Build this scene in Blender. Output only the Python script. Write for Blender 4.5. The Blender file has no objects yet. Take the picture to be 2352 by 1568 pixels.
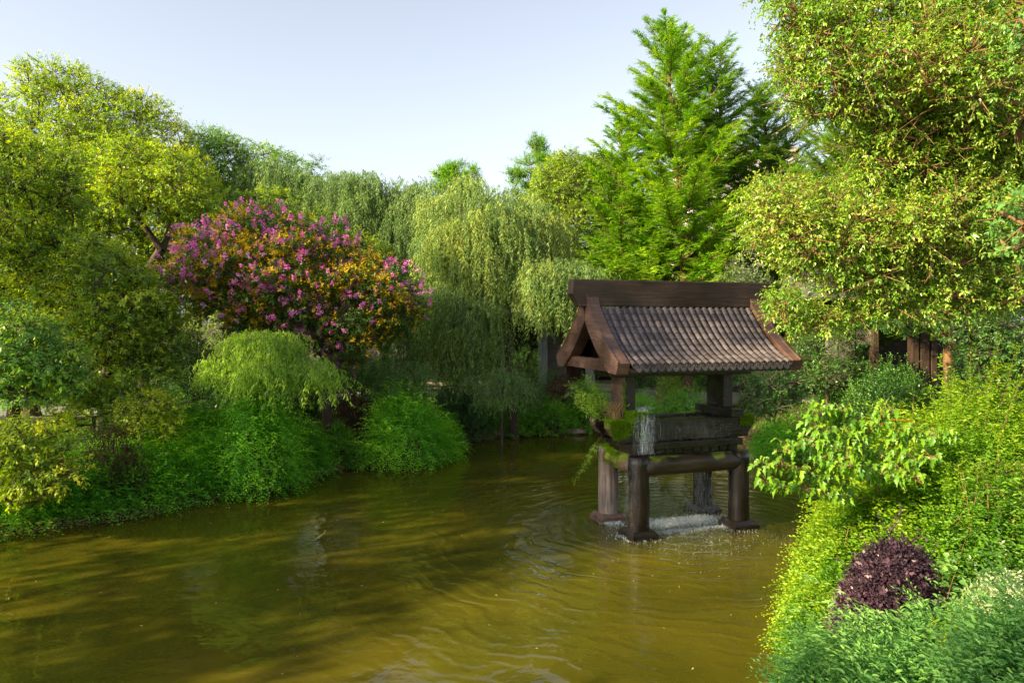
import bpy, math, random
import numpy as np
from mathutils import Vector, Matrix, noise as mnoise
C = bpy.context.scene.collection
R = math.radians
scene = bpy.context.scene
# ------------------------------------------------------------------ camera, sky, sun, exposure
FPX, CX, HY, CAMH = 1700.0, 1176.0, 740.0, 4.0        # measuring frame: 2352 x 1568
cam_d = bpy.data.cameras.new('camera'); cam = bpy.data.objects.new('camera', cam_d); C.objects.link(cam)
cam.location = (0, 0, CAMH); cam.rotation_euler = (R(90), 0, 0)
cam_d.sensor_width = 36; cam_d.lens = 36*FPX/2352
cam_d.shift_y = (HY-784)/2352
cam_d.clip_start = 0.1; cam_d.clip_end = 2000
scene.camera = cam
SUN_EL = 26.0
SUN_H = Vector((-0.88, -0.475, 0)).normalized()
sun_dir = Vector((SUN_H.x*math.cos(R(SUN_EL)), SUN_H.y*math.cos(R(SUN_EL)), math.sin(R(SUN_EL))))
world = bpy.data.worlds.new('World'); scene.world = world; world.use_nodes = True
wn = world.node_tree.nodes; wl = world.node_tree.links
bg = wn['Background']; sky = wn.new('ShaderNodeTexSky'); sky.sky_type = 'NISHITA'; sky.sun_disc = False
sky.sun_elevation = R(SUN_EL); sky.sun_rotation = math.atan2(sun_dir.x, sun_dir.y)
sky.air_density = 1.0; sky.dust_density = 1.6; sky.ozone_density = 2.0
hsv = wn.new('ShaderNodeHueSaturation'); hsv.inputs['Saturation'].default_value = 0.45; hsv.inputs['Hue'].default_value = 0.503; wl.new(sky.outputs[0], hsv.inputs['Color']); wl.new(hsv.outputs[0], bg.inputs[0]); bg.inputs[1].default_value = 0.10
sd = bpy.data.lights.new('sun', 'SUN'); so = bpy.data.objects.new('sun', sd); C.objects.link(so)
sd.energy = 5.0; sd.angle = R(0.6); sd.color = (1.0, 0.82, 0.48)
so.rotation_euler = sun_dir.to_track_quat('Z', 'Y').to_euler()
scene.view_settings.view_transform = 'Standard'; scene.view_settings.look = 'None'
scene.view_settings.exposure = 1.55; scene.view_settings.gamma = 1.0
cy = scene.cycles
cy.max_bounces = 10; cy.diffuse_bounces = 7; cy.glossy_bounces = 3; cy.transmission_bounces = 6; cy.transparent_max_bounces = 12
cy.use_denoising = True

# ------------------------------------------------------------------ helpers
def P(x, y, Z): return np.array([(x-CX)/FPX*Z, Z, CAMH-(y-HY)*Z/FPX])
def G(x, y, z=0.0):
    Z = (CAMH-z)*FPX/(y-HY); return np.array([(x-CX)/FPX*Z, Z, z])
def tag(o, label=None, cat=None, group=None, kind=None):
    if label: o['label'] = label
    if cat: o['category'] = cat
    if group: o['group'] = group
    if kind: o['kind'] = kind
    return o
def empty(name, loc, label, cat, group=None, rz=0):
    o = bpy.data.objects.new(name, None); C.objects.link(o); o.location = loc; o.rotation_euler = (0, 0, rz)
    o.empty_display_size = 0.2
    return tag(o, label, cat, group)
def mesh_np(name, V, F, mats, parent=None, tint=None, smooth=False, mi=None, nper=None):
    """V (n,3) world coordinates, F (m,k) faces all with k corners."""
    V = np.asarray(V, dtype=np.float32); F = np.asarray(F, dtype=np.int32)
    if parent is not None: V = V - np.array(parent.location, dtype=np.float32)
    me = bpy.data.meshes.new(name); m, k = F.shape
    me.vertices.add(len(V)); me.vertices.foreach_set('co', V.ravel())
    me.loops.add(m*k); me.loops.foreach_set('vertex_index', F.ravel())
    me.polygons.add(m); me.polygons.foreach_set('loop_start', np.arange(0, m*k, k, dtype=np.int32))
    me.update(calc_edges=True)
    if smooth: me.polygons.foreach_set('use_smooth', np.ones(m, dtype=bool))
    for mt in (mats if isinstance(mats, (list, tuple)) else [mats]): me.materials.append(mt)
    if mi is not None: me.polygons.foreach_set('material_index', np.asarray(mi, dtype=np.int32))
    if tint is not None:
        a = me.attributes.new('tint', 'FLOAT', 'FACE'); a.data.foreach_set('value', np.asarray(tint, dtype=np.float32))
    o = bpy.data.objects.new(name, me); C.objects.link(o)
    if parent is not None: o.parent = parent
    return o
class MB:
    """small mesh builder for solid parts"""
    def __init__(s): s.v = []; s.f = []
    def add(s, V, F):
        b = len(s.v); s.v += [tuple(map(float, p)) for p in V]; s.f += [tuple(i+b for i in q) for q in F]; return s
    def box(s, x0, x1, y0, y1, z0, z1):
        V = [(x, y, z) for z in (z0, z1) for y in (y0, y1) for x in (x0, x1)]
        return s.add(V, [(0, 2, 3, 1), (4, 5, 7, 6), (0, 1, 5, 4), (2, 6, 7, 3), (0, 4, 6, 2), (1, 3, 7, 5)])
    def prism(s, prof, a0, a1, axis=0):
        """prof: list of 2-D points (the other two axes in order), extruded along axis from a0 to a1"""
        n = len(prof); V = []
        for a in (a0, a1):
            for p in prof:
                q = [p[0], p[1]]; q.insert(axis, a); V.append(q)
        F = [tuple(range(n)), tuple(range(2*n-1, n-1, -1))] + [(i, (i+1) % n + 0, (i+1) % n+n, i+n) for i in range(n)]
        return s.add(V, F)
    def strip_prism(s, up, lo, a0, a1, axis=0):
        """solid between two matched curves (concave allowed)"""
        n = len(up); V = []
        for a in (a0, a1):
            for p in list(up)+list(lo):
                q = [p[0], p[1]]; q.insert(axis, a); V.append(q)
        F = []; m = 2*n
        for i in range(n-1):
            F += [(i, i+1, n+i+1, n+i), (m+i, m+n+i, m+n+i+1, m+i+1), (i, m+i, m+i+1, i+1), (n+i, n+i+1, m+n+i+1, m+n+i)]
        F += [(0, n, m+n, m), (n-1, m+n-1, m+2*n-1, 2*n-1)]
        return s.add(V, F)
    def tube(s, pts, rad, k=12, cap=True):
        pts = [Vector(p) for p in pts]; n = len(pts); V = []
        rad = rad if hasattr(rad, '__len__') else [rad]*n
        ref = Vector((0, 0, 1))
        for i, p in enumerate(pts):
            d = (pts[min(i+1, n-1)]-pts[max(i-1, 0)]).normalized()
            if abs(d.dot(ref)) > .95: ref = Vector((1, 0, 0))
            a = d.cross(ref).normalized(); b = a.cross(d)
            for j in range(k):
                t = 2*math.pi*j/k; V.append(p+(a*math.cos(t)+b*math.sin(t))*rad[i])
        F = [(i*k+j, i*k+(j+1) % k, (i+1)*k+(j+1) % k, (i+1)*k+j) for i in range(n-1) for j in range(k)]
        if cap: F += [tuple(range(k-1, -1, -1)), tuple(range((n-1)*k, n*k))]
        return s.add(V, F)
    def build(s, name, mat, parent=None, bevel=0, smooth=False, world=False, segs=2):
        me = bpy.data.meshes.new(name); me.from_pydata(s.v, [], s.f); me.update()
        import bmesh
        bm = bmesh.new(); bm.from_mesh(me); bmesh.ops.recalc_face_normals(bm, faces=bm.faces); bm.to_mesh(me); bm.free()
        if smooth: me.polygons.foreach_set('use_smooth', [True]*len(me.polygons))
        me.materials.append(mat)
        o = bpy.data.objects.new(name, me); C.objects.link(o)
        if parent is not None:
            o.parent = parent
            if world: o.matrix_parent_inverse = Matrix.Translation(parent.location).inverted()
        if bevel:
            b = o.modifiers.new('bevel', 'BEVEL'); b.width = bevel; b.segments = segs; b.limit_method = 'ANGLE'; b.angle_limit = R(40)
        if smooth and bevel: pass
        return o

# ------------------------------------------------------------------ materials
def new_mat(name):
    m = bpy.data.materials.new(name); m.use_nodes = True
    return m, m.node_tree.nodes, m.node_tree.links, m.node_tree.nodes['Principled BSDF']
def ramp(nt, stops):
    r = nt.nodes.new('ShaderNodeValToRGB'); e = r.color_ramp.elements
    while len(e) > 1: e.remove(e[-1])
    e[0].position = stops[0][0]; e[0].color = (*stops[0][1], 1)
    for p, c in stops[1:]:
        q = e.new(p); q.color = (*c, 1)
    return r
def leaf_mat(name, stops, transl=0.42, rough=0.42, spec=0.35, boost=1.6, gain=1.4):
    m, n, l, b = new_mat(name)
    at = n.new('ShaderNodeAttribute'); at.attribute_name = 'tint'; at.attribute_type = 'GEOMETRY'
    stops = [(p_, tuple(min(.9, c_*gain) for c_ in q_)) for p_, q_ in stops]
    rp = ramp(m.node_tree, stops); l.new(at.outputs['Fac'], rp.inputs[0])
    l.new(rp.outputs[0], b.inputs['Base Color']); b.inputs['Roughness'].default_value = rough
    b.inputs['Specular IOR Level'].default_value = spec
    tr = n.new('ShaderNodeBsdfTranslucent')
    hs = n.new('ShaderNodeHueSaturation'); hs.inputs['Value'].default_value = boost; hs.inputs['Saturation'].default_value = 1.15
    hs.inputs['Hue'].default_value = 0.49
    l.new(rp.outputs[0], hs.inputs['Color']); l.new(hs.outputs[0], tr.inputs[0])
    mx = n.new('ShaderNodeMixShader'); mx.inputs[0].default_value = transl
    l.new(b.outputs[0], mx.inputs[1]); l.new(tr.outputs[0], mx.inputs[2])
    l.new(mx.outputs[0], n['Material Output'].inputs[0])
    return m
def noise_mat(name, stops, scale=3.0, rough=0.8, bump=0.3, bscale=20.0, coord='Object', stretch=(1, 1, 1), spec=0.3, detail=6.0, dist=0.02):
    m, n, l, b = new_mat(name)
    tc = n.new('ShaderNodeTexCoord'); mp = n.new('ShaderNodeMapping'); mp.inputs['Scale'].default_value = stretch
    l.new(tc.outputs[coord], mp.inputs[0])
    t = n.new('ShaderNodeTexNoise'); t.inputs['Scale'].default_value = scale; t.inputs['Detail'].default_value = detail; t.inputs['Roughness'].default_value = .65
    l.new(mp.outputs[0], t.inputs['Vector'])
    rp = ramp(m.node_tree, stops); l.new(t.outputs['Fac'], rp.inputs[0]); l.new(rp.outputs[0], b.inputs['Base Color'])
    b.inputs['Roughness'].default_value = rough; b.inputs['Specular IOR Level'].default_value = spec
    t2 = n.new('ShaderNodeTexNoise'); t2.inputs['Scale'].default_value = bscale; t2.inputs['Detail'].default_value = 8
    l.new(mp.outputs[0], t2.inputs['Vector'])
    bp = n.new('ShaderNodeBump'); bp.inputs['Strength'].default_value = bump; bp.inputs['Distance'].default_value = dist
    l.new(t2.outputs['Fac'], bp.inputs['Height']); l.new(bp.outputs[0], b.inputs['Normal'])
    return m

M = {}
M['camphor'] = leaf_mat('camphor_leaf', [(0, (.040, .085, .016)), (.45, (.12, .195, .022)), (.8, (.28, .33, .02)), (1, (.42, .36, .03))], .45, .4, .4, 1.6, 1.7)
M['camphor_shaded'] = leaf_mat('camphor_shade_leaf', [(0, (.035, .10, .030)), (.5, (.10, .20, .038)), (.85, (.26, .34, .032)), (1, (.38, .36, .03))], .42, .4, .4, 1.6, 1.7)  # camphor leaf again, with its shade put into cooler colours
M['camphor_sunlit'] = leaf_mat('camphor_sunlit_leaf', [(0, (.045, .13, .018)), (.4, (.13, .27, .026)), (.8, (.27, .37, .045)), (1, (.40, .42, .06))], .40, .28, .7, 1.5, 1.3)  # camphor leaf again, sunlight and pale highlights put into the colours
M['willow'] = leaf_mat('willow_leaf', [(0, (.07, .14, .045)), (.5, (.15, .25, .07)), (1, (.36, .40, .06))], .4, .5, .3)
M['willow_bright'] = leaf_mat('young_willow_leaf', [(0, (.10, .20, .03)), (.6, (.22, .36, .05)), (1, (.32, .45, .07))], .45, .5, .3)
M['redwood'] = leaf_mat('redwood_needle', [(0, (.038, .12, .012)), (.5, (.115, .27, .016)), (1, (.27, .43, .022))], .4, .5, .25)
M['jasmine'] = leaf_mat('jasmine_leaf', [(0, (.02, .085, .010)), (.5, (.07, .21, .018)), (1, (.19, .37, .025))], .45, .5, .3, 1.6, 1.8)
M['azalea'] = leaf_mat('azalea_leaf', [(0, (.03, .10, .012)), (.6, (.09, .22, .02)), (1, (.18, .30, .03))], .42, .45, .35, 1.6, 1.6)
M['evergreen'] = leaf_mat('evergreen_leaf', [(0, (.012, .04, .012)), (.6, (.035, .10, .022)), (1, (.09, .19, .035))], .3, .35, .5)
M['maroon'] = leaf_mat('maroon_leaf', [(0, (.02, .008, .008)), (.6, (.06, .022, .02)), (1, (.12, .04, .03))], .3, .45, .3)
M['purple'] = leaf_mat('purple_leaf', [(0, (.014, .009, .013)), (.6, (.050, .027, .040)), (1, (.13, .065, .09))], .25, .4, .45)
M['variegated'] = leaf_mat('variegated_leaf', [(0, (.07, .13, .04)), (.5, (.22, .28, .14)), (1, (.46, .46, .32))], .3, .45, .3)
M['bush'] = leaf_mat('bush_leaf', [(0, (.035, .12, .010)), (.5, (.12, .28, .014)), (1, (.32, .44, .02))], .42, .42, .4, 1.5, 1.0)
M['fern'] = leaf_mat('fern_leaf', [(0, (.035, .11, .028)), (.6, (.09, .22, .055)), (1, (.19, .34, .07))], .38, .45, .35)
M['maple'] = leaf_mat('maple_leaf', [(0, (.06, .18, .010)), (.5, (.15, .32, .014)), (1, (.26, .42, .018))], .42, .4, .4, 1.4, 1.0)
M['redleaf'] = leaf_mat('new_red_leaf', [(0, (.30, .08, .01)), (1, (.50, .26, .02))], .5, .4, .3)
M['petal'] = leaf_mat('pink_petal', [(0, (.55, .09, .36)), (.5, (.78, .22, .58)), (1, (.88, .45, .76))], .4, .6, .2, 1.1, 1.0)
M['orange'] = leaf_mat('orange_leaf', [(0, (.25, .16, .01)), (.6, (.58, .40, .01)), (1, (.72, .54, .02))], .42, .5, .3, 1.2, 1.0)
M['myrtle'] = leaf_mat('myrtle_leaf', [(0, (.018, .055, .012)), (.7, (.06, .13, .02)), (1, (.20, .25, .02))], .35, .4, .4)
M['moss'] = leaf_mat('moss_tuft', [(0, (.04, .09, .004)), (.6, (.10, .21, .006)), (1, (.24, .32, .01))], .3, .8, .1)
M['straw'] = leaf_mat('dry_blade', [(0, (.16, .11, .05)), (.6, (.32, .22, .10)), (1, (.42, .34, .18))], .3, .7, .2, 1.1)
M['bark'] = noise_mat('bark', [(.3, (.030, .020, .014)), (.7, (.12, .085, .06))], 4, .9, .6, 30, stretch=(1, 1, .25))
M['bark_red'] = noise_mat('red_bark', [(.3, (.09, .045, .025)), (.7, (.26, .13, .075))], 4, .9, .6, 30, stretch=(1, 1, .25))
M['bark_warm'] = noise_mat('warm_bark', [(.3, (.10, .055, .025)), (.7, (.28, .16, .075))], 6, .85, .5, 40)
M['bark_pale'] = noise_mat('pale_bark', [(.3, (.18, .12, .08)), (.7, (.42, .32, .24))], 5, .85, .5, 40)

exec_parts = []
# ------------------------------------------------------------------ terrain and water
SHORE = [(-11.5, -40), (-12.5, -10), (-12.2, 2), (-11.4, 8), (-10.6, 11.5)] + [tuple(G(x, y)[:2]) for x, y in
        [(0, 1226), (100, 1218), (200, 1205), (300, 1190), (400, 1168), (480, 1152), (560, 1136), (640, 1120), (700, 1104), (760, 1086), (830, 1072), (920, 1071), (1000, 1058), (1050, 1040),
         (1064, 1016), (1150, 1004), (1240, 998), (1320, 998), (1380, 992), (1480, 984), (1580, 984), (1670, 1000), (1740, 1040), (1800, 1056), (1870, 1062), (1935, 1085), (1945, 1120), (1925, 1160), (1900, 1210), (1880, 1300), (1875, 1400), (1865, 1480), (1830, 1567)]] + \
        [(2.7, 6.5), (2.2, 4), (2.0, 1), (2.4, -6), (3, -40)]
SP = np.array(SHORE)
def shore_dist(X, Y):
    """signed distance, positive on land"""
    X = np.asarray(X, float); Y = np.asarray(Y, float)
    d = np.full(X.shape, 1e9); inside = np.zeros(X.shape, bool); n = len(SP)
    for i in range(n):
        a = SP[i]; b = SP[(i+1) % n]; e = b-a
        t = np.clip(((X-a[0])*e[0]+(Y-a[1])*e[1])/(e@e), 0, 1)
        d = np.minimum(d, np.hypot(X-a[0]-t*e[0], Y-a[1]-t*e[1]))
        c = (a[1] > Y) != (b[1] > Y)
        with np.errstate(divide='ignore', invalid='ignore'):
            xi = (b[0]-a[0])*(Y-a[1])/(b[1]-a[1] if b[1] != a[1] else 1e-9)+a[0]
        inside ^= c & (X < xi)
    return np.where(inside, -d, d)
def height(X, Y):
    X = np.asarray(X, float); Y = np.asarray(Y, float)
    d = shore_dist(X, Y)
    up = 0.10+1.15*(1-np.exp(-np.maximum(d, 0)/3.2))+0.01*np.clip(d, 0, 60)
    w = 0.06*np.sin(X*1.3+Y*.7)+0.05*np.sin(X*.6-Y*1.1)
    right = 1/(1+np.exp(-(X-2-0.1*Y)*1.2))*(Y < 16)
    up = up*(1+.25*right)
    return np.where(d > 0, up+w*np.clip(d, 0, 1), np.maximum(-1.6, d*0.9))
def H1(x, y): return float(height(np.array([x]), np.array([y]))[0])
def ax(lo, hi, fine_lo, fine_hi, step):
    core = list(np.arange(fine_lo, fine_hi, step)); out = []; s = step; v = fine_lo
    while v > lo: s *= 1.35; v -= s; out.append(v)
    left = out[::-1]; out = []; s = step; v = core[-1]
    while v < hi: s *= 1.35; v += s; out.append(v)
    return np.array(left+core+out)
gx = ax(-900, 900, -26, 26, .3); gy = ax(-300, 1500, -6, 46, .3)
XX, YY = np.meshgrid(gx, gy); ZZ = height(XX, YY)
V = np.stack([XX, YY, ZZ], -1).reshape(-1, 3); nx = len(gx); ny = len(gy)
i, j = np.meshgrid(np.arange(nx-1), np.arange(ny-1)); a = (j*nx+i).ravel()
F = np.stack([a, a+1, a+1+nx, a+nx], -1)
M['soil'] = noise_mat('soil_and_litter', [(.3, (.025, .018, .010)), (.5, (.07, .045, .022)), (.62, (.05, .07, .015)), (.8, (.16, .10, .04))], 2.5, .95, .8, 18, detail=10, dist=.05)
g = mesh_np('ground', V, F, M['soil'], smooth=True); tag(g, 'brown earth banks with leaf litter around the pond', 'ground', kind='structure')

# fountain frame (fitted): local u along the ridge, v away from the camera
FC = Vector((3.20, 14.76, 0)); FA = R(18.54)
def FU(u, v, z): return (FC.x+u*math.cos(FA)-v*math.sin(FA), FC.y+u*math.sin(FA)+v*math.cos(FA), z)

def water_mat():
    m, n, l, b = new_mat('pond_water')
    geo = n.new('ShaderNodeNewGeometry')
    def vm(op, a, bval=None):
        x = n.new('ShaderNodeVectorMath'); x.operation = op; l.new(a, x.inputs[0])
        if bval is not None:
            if isinstance(bval, tuple): x.inputs[1].default_value = bval
            else: l.new(bval, x.inputs[1])
        return x
    def ma(op, a, c=None, d=None):
        x = n.new('ShaderNodeMath'); x.operation = op
        for k, q in enumerate((a, c, d)):
            if q is None: continue
            if isinstance(q, (int, float)): x.inputs[k].default_value = q
            else: l.new(q, x.inputs[k])
        return x.outputs[0]
    pos = geo.outputs['Position']
    wob = n.new('ShaderNodeTexNoise'); wob.inputs['Scale'].default_value = .9; wob.inputs['Detail'].default_value = 3
    l.new(pos, wob.inputs['Vector'])
    dist = vm('DISTANCE', pos, (FC.x-.05, FC.y-.3, 0)).outputs['Value']
    dw = ma('MULTIPLY_ADD', wob.outputs['Fac'], 1.1, dist)
    k = ma('SINE', ma('MULTIPLY', dw, 2*math.pi/.34))
    k2 = ma('SINE', ma('MULTIPLY', dw, 2*math.pi/.19))
    # amplitude falls off with distance from the fountain, patchy
    amp = ma('POWER', ma('MAXIMUM', ma('SUBTRACT', 1.0, ma('DIVIDE', dist, 10.0)), 0.0), 1.2)
    pn = n.new('ShaderNodeTexNoise'); pn.inputs['Scale'].default_value = .35; pn.inputs['Detail'].default_value = 2; l.new(pos, pn.inputs['Vector'])
    patch = ma('MULTIPLY', amp, ma('MULTIPLY', pn.outputs['Fac'], 1.6))
    ring = ma('MULTIPLY', ma('ADD', k, ma('MULTIPLY', k2, .35)), patch)
    n1 = n.new('ShaderNodeTexNoise'); n1.inputs['Scale'].default_value = 1.6; n1.inputs['Detail'].default_value = 3; n1.inputs['Distortion'].default_value = .6
    l.new(pos, n1.inputs['Vector'])
    n2 = n.new('ShaderNodeTexNoise'); n2.inputs['Scale'].default_value = 6.5; n2.inputs['Detail'].default_value = 2
    l.new(pos, n2.inputs['Vector'])
    n3 = n.new('ShaderNodeTexNoise'); n3.inputs['Scale'].default_value = 22; n3.inputs['Detail'].default_value = 2
    l.new(pos, n3.inputs['Vector'])
    near = ma('POWER', ma('MAXIMUM', ma('SUBTRACT', 1.0, ma('DIVIDE', dist, 4.0)), 0.0), 1.5)
    h = ma('ADD', ma('MULTIPLY', ring, .0062), ma('MULTIPLY', n1.outputs['Fac'], .015))
    h = ma('ADD', h, ma('MULTIPLY', n2.outputs['Fac'], .0022))
    h = ma('ADD', h, ma('MULTIPLY', ma('MULTIPLY', n3.outputs['Fac'], near), .022))
    bp = n.new('ShaderNodeBump'); bp.inputs['Strength'].default_value = 1.0; bp.inputs['Distance'].default_value = 1.0
    l.new(h, bp.inputs['Height'])
    # murky body colour: suspended silt, slightly clouded
    cn = n.new('ShaderNodeTexNoise'); cn.inputs['Scale'].default_value = .45; cn.inputs['Detail'].default_value = 4; l.new(pos, cn.inputs['Vector'])
    rp = ramp(m.node_tree, [(.35, (.050, .049, .005)), (.65, (.086, .074, .006))]); l.new(cn.outputs['Fac'], rp.inputs[0])
    l.new(rp.outputs[0], b.inputs['Base Color'])
    b.inputs['Roughness'].default_value = .045; b.inputs['IOR'].default_value = 1.40; b.inputs['Specular IOR Level'].default_value = .5
    l.new(bp.outputs[0], b.inputs['Normal'])
    return m
M['water'] = water_mat()
w = MB(); w.add([(-60, -60, 0), (60, -60, 0), (60, 45, 0), (-60, 45, 0)], [(0, 1, 2, 3)])
wo = w.build('water', M['water']); tag(wo, 'murky olive pond water with ripples spreading from the fountain', 'water', kind='structure')
#@@PARTS@@
# ------------------------------------------------------------------ the fountain gate in the pond
def wood_mat(name, c0, c1, c2, rough, wet=0.0, grain=(1, 12, 12), moss=None, spec=.5):
    m, n, l, b = new_mat(name)
    tc = n.new('ShaderNodeTexCoord'); mp = n.new('ShaderNodeMapping'); mp.inputs['Scale'].default_value = grain
    l.new(tc.outputs['Object'], mp.inputs[0])
    t = n.new('ShaderNodeTexNoise'); t.inputs['Scale'].default_value = 2.2; t.inputs['Detail'].default_value = 9; t.inputs['Roughness'].default_value = .7
    l.new(mp.outputs[0], t.inputs['Vector'])
    rp = ramp(m.node_tree, [(.3, c0), (.52, c1), (.75, c2)]); l.new(t.outputs['Fac'], rp.inputs[0])
    col = rp.outputs[0]
    big = n.new('ShaderNodeTexNoise'); big.inputs['Scale'].default_value = 1.7; big.inputs['Detail'].default_value = 5; l.new(tc.outputs['Object'], big.inputs['Vector'])
    mr = n.new('ShaderNodeMapRange'); mr.inputs[1].default_value = .35; mr.inputs[2].default_value = .68; mr.inputs[3].default_value = .55; mr.inputs[4].default_value = 1.25
    l.new(big.outputs['Fac'], mr.inputs[0])
    mu = n.new('ShaderNodeMix'); mu.data_type = 'RGBA'; mu.blend_type = 'MULTIPLY'; mu.inputs[0].default_value = 1
    l.new(col, mu.inputs[6]); l.new(mr.outputs[0], mu.inputs[7]); col = mu.outputs[2]
    if moss:
        gn = n.new('ShaderNodeTexNoise'); gn.inputs['Scale'].default_value = 3.5; gn.inputs['Detail'].default_value = 6; l.new(tc.outputs['Object'], gn.inputs['Vector'])
        geo = n.new('ShaderNodeNewGeometry'); sx = n.new('ShaderNodeSeparateXYZ'); l.new(geo.outputs['Normal'], sx.inputs[0])
        ad = n.new('ShaderNodeMath'); ad.operation = 'MULTIPLY_ADD'; l.new(sx.outputs['Z'], ad.inputs[0]); ad.inputs[1].default_value = .28; l.new(gn.outputs['Fac'], ad.inputs[2])
        m2 = n.new('ShaderNodeMapRange'); m2.inputs[1].default_value = moss; m2.inputs[2].default_value = moss+.12; l.new(ad.outputs[0], m2.inputs[0])
        mm = n.new('ShaderNodeMix'); mm.data_type = 'RGBA'; l.new(m2.outputs[0], mm.inputs[0]); l.new(col, mm.inputs[6])
        rm = ramp(m.node_tree, [(.35, (.07, .085, .012)), (.6, (.15, .20, .015)), (.8, (.24, .24, .06))]); l.new(t.outputs['Fac'], rm.inputs[0])
        l.new(rm.outputs[0], mm.inputs[7]); col = mm.outputs[2]
    l.new(col, b.inputs['Base Color'])
    b.inputs['Roughness'].default_value = rough; b.inputs['Specular IOR Level'].default_value = spec
    rr = n.new('ShaderNodeMapRange'); rr.inputs[1].default_value = .3; rr.inputs[2].default_value = .7; rr.inputs[3].default_value = max(.05, rough-.15); rr.inputs[4].default_value = min(1, rough+.2)
    l.new(big.outputs['Fac'], rr.inputs[0]); l.new(rr.outputs[0], b.inputs['Roughness'])
    bp = n.new('ShaderNodeBump'); bp.inputs['Strength'].default_value = .8; bp.inputs['Distance'].default_value = .02
    l.new(t.outputs['Fac'], bp.inputs['Height']); l.new(bp.outputs[0], b.inputs['Normal'])
    return m
M['roofwood'] = wood_mat('roof_timber', (.060, .030, .022), (.12, .064, .046), (.19, .108, .080), .42, grain=(1.5, 1.5, 8))
M['ridgewood'] = wood_mat('ridge_timber', (.030, .018, .013), (.060, .035, .025), (.095, .056, .042), .45, grain=(.6, 8, 10))
M['wetwood'] = wood_mat('wet_timber', (.008, .005, .004), (.019, .012, .009), (.055, .036, .024), .26, grain=(1, 6, 6), spec=.6)
M['wetcol'] = wood_mat('wet_column', (.006, .004, .003), (.015, .009, .007), (.075, .048, .030), .26, grain=(5, 5, .6), spec=.5)
M['dry_lit_col'] = wood_mat('weathered_sunlit_column', (.07, .05, .04), (.25, .19, .165), (.50, .43, .39), .75, grain=(9, 9, .5), spec=.25)  # dry column, paled so the colour carries its sunlit strip
M['dry_lit_wood'] = wood_mat('weathered_sunlit_timber', (.05, .028, .02), (.13, .08, .062), (.26, .185, .15), .7, grain=(2, 6, 6), spec=.3)  # weathered timber, also used as the sunlit colour of the post side
M['mosswood'] = wood_mat('mossy_wet_timber', (.014, .010, .007), (.035, .024, .014), (.08, .055, .03), .35, grain=(1, 6, 6), moss=.70, spec=.5)
M['mosswood2'] = wood_mat('very_mossy_timber', (.05, .035, .02), (.12, .075, .04), (.2, .13, .08), .6, grain=(3, 3, 3), moss=.52, spec=.3)
def tile_mat(name, c0, c1):
    m, n, l, b = new_mat(name)
    tc = n.new('ShaderNodeTexCoord'); t = n.new('ShaderNodeTexNoise'); t.inputs['Scale'].default_value = 5; t.inputs['Detail'].default_value = 8
    l.new(tc.outputs['Object'], t.inputs['Vector'])
    at = n.new('ShaderNodeAttribute'); at.attribute_name = 'tint'
    ad = n.new('ShaderNodeMath'); ad.operation = 'MULTIPLY_ADD'; l.new(at.outputs['Fac'], ad.inputs[0]); ad.inputs[1].default_value = .35; l.new(t.outputs['Fac'], ad.inputs[2])
    rp = ramp(m.node_tree, [(.35, c0), (.95, c1)]); l.new(ad.outputs[0], rp.inputs[0]); l.new(rp.outputs[0], b.inputs['Base Color'])
    b.inputs['Roughness'].default_value = .62; b.inputs['Specular IOR Level'].default_value = .35
    t2 = n.new('ShaderNodeTexNoise'); t2.inputs['Scale'].default_value = 60; t2.inputs['Detail'].default_value = 4; l.new(tc.outputs['Object'], t2.inputs['Vector'])
    bp = n.new('ShaderNodeBump'); bp.inputs['Strength'].default_value = .25; bp.inputs['Distance'].default_value = .004; l.new(t2.outputs['Fac'], bp.inputs['Height']); l.new(bp.outputs[0], b.inputs['Normal'])
    return m
M['tile'] = tile_mat('grey_roof_tile', (.048, .038, .042), (.125, .103, .112))
M['tile_pan'] = tile_mat('pan_tile', (.055, .05, .056), (.13, .115, .125))

fr = empty('fountain_gate', (FC.x, FC.y, 0), 'dark timber gate fountain with grey tiled roof standing in the pond on four round columns', 'fountain', rz=FA)
def smooth_curve(pts, n):
    pts = np.array(pts, float); t = np.r_[0, np.cumsum(np.hypot(*np.diff(pts, axis=0).T))]; t /= t[-1]
    s = np.linspace(0, 1, n); out = np.zeros((n, 2))
    # Catmull-Rom through the points
    for k, q in enumerate(s):
        i = min(np.searchsorted(t, q, side='right')-1, len(pts)-2); i = max(i, 0)
        p0 = pts[max(i-1, 0)]; p1 = pts[i]; p2 = pts[i+1]; p3 = pts[min(i+2, len(pts)-1)]; w = (q-t[i])/(t[i+1]-t[i])
        out[k] = .5*((2*p1)+(-p0+p2)*w+(2*p0-5*p1+4*p2-p3)*w*w+(-p0+3*p1-3*p2+p3)*w**3)
    return out
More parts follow.
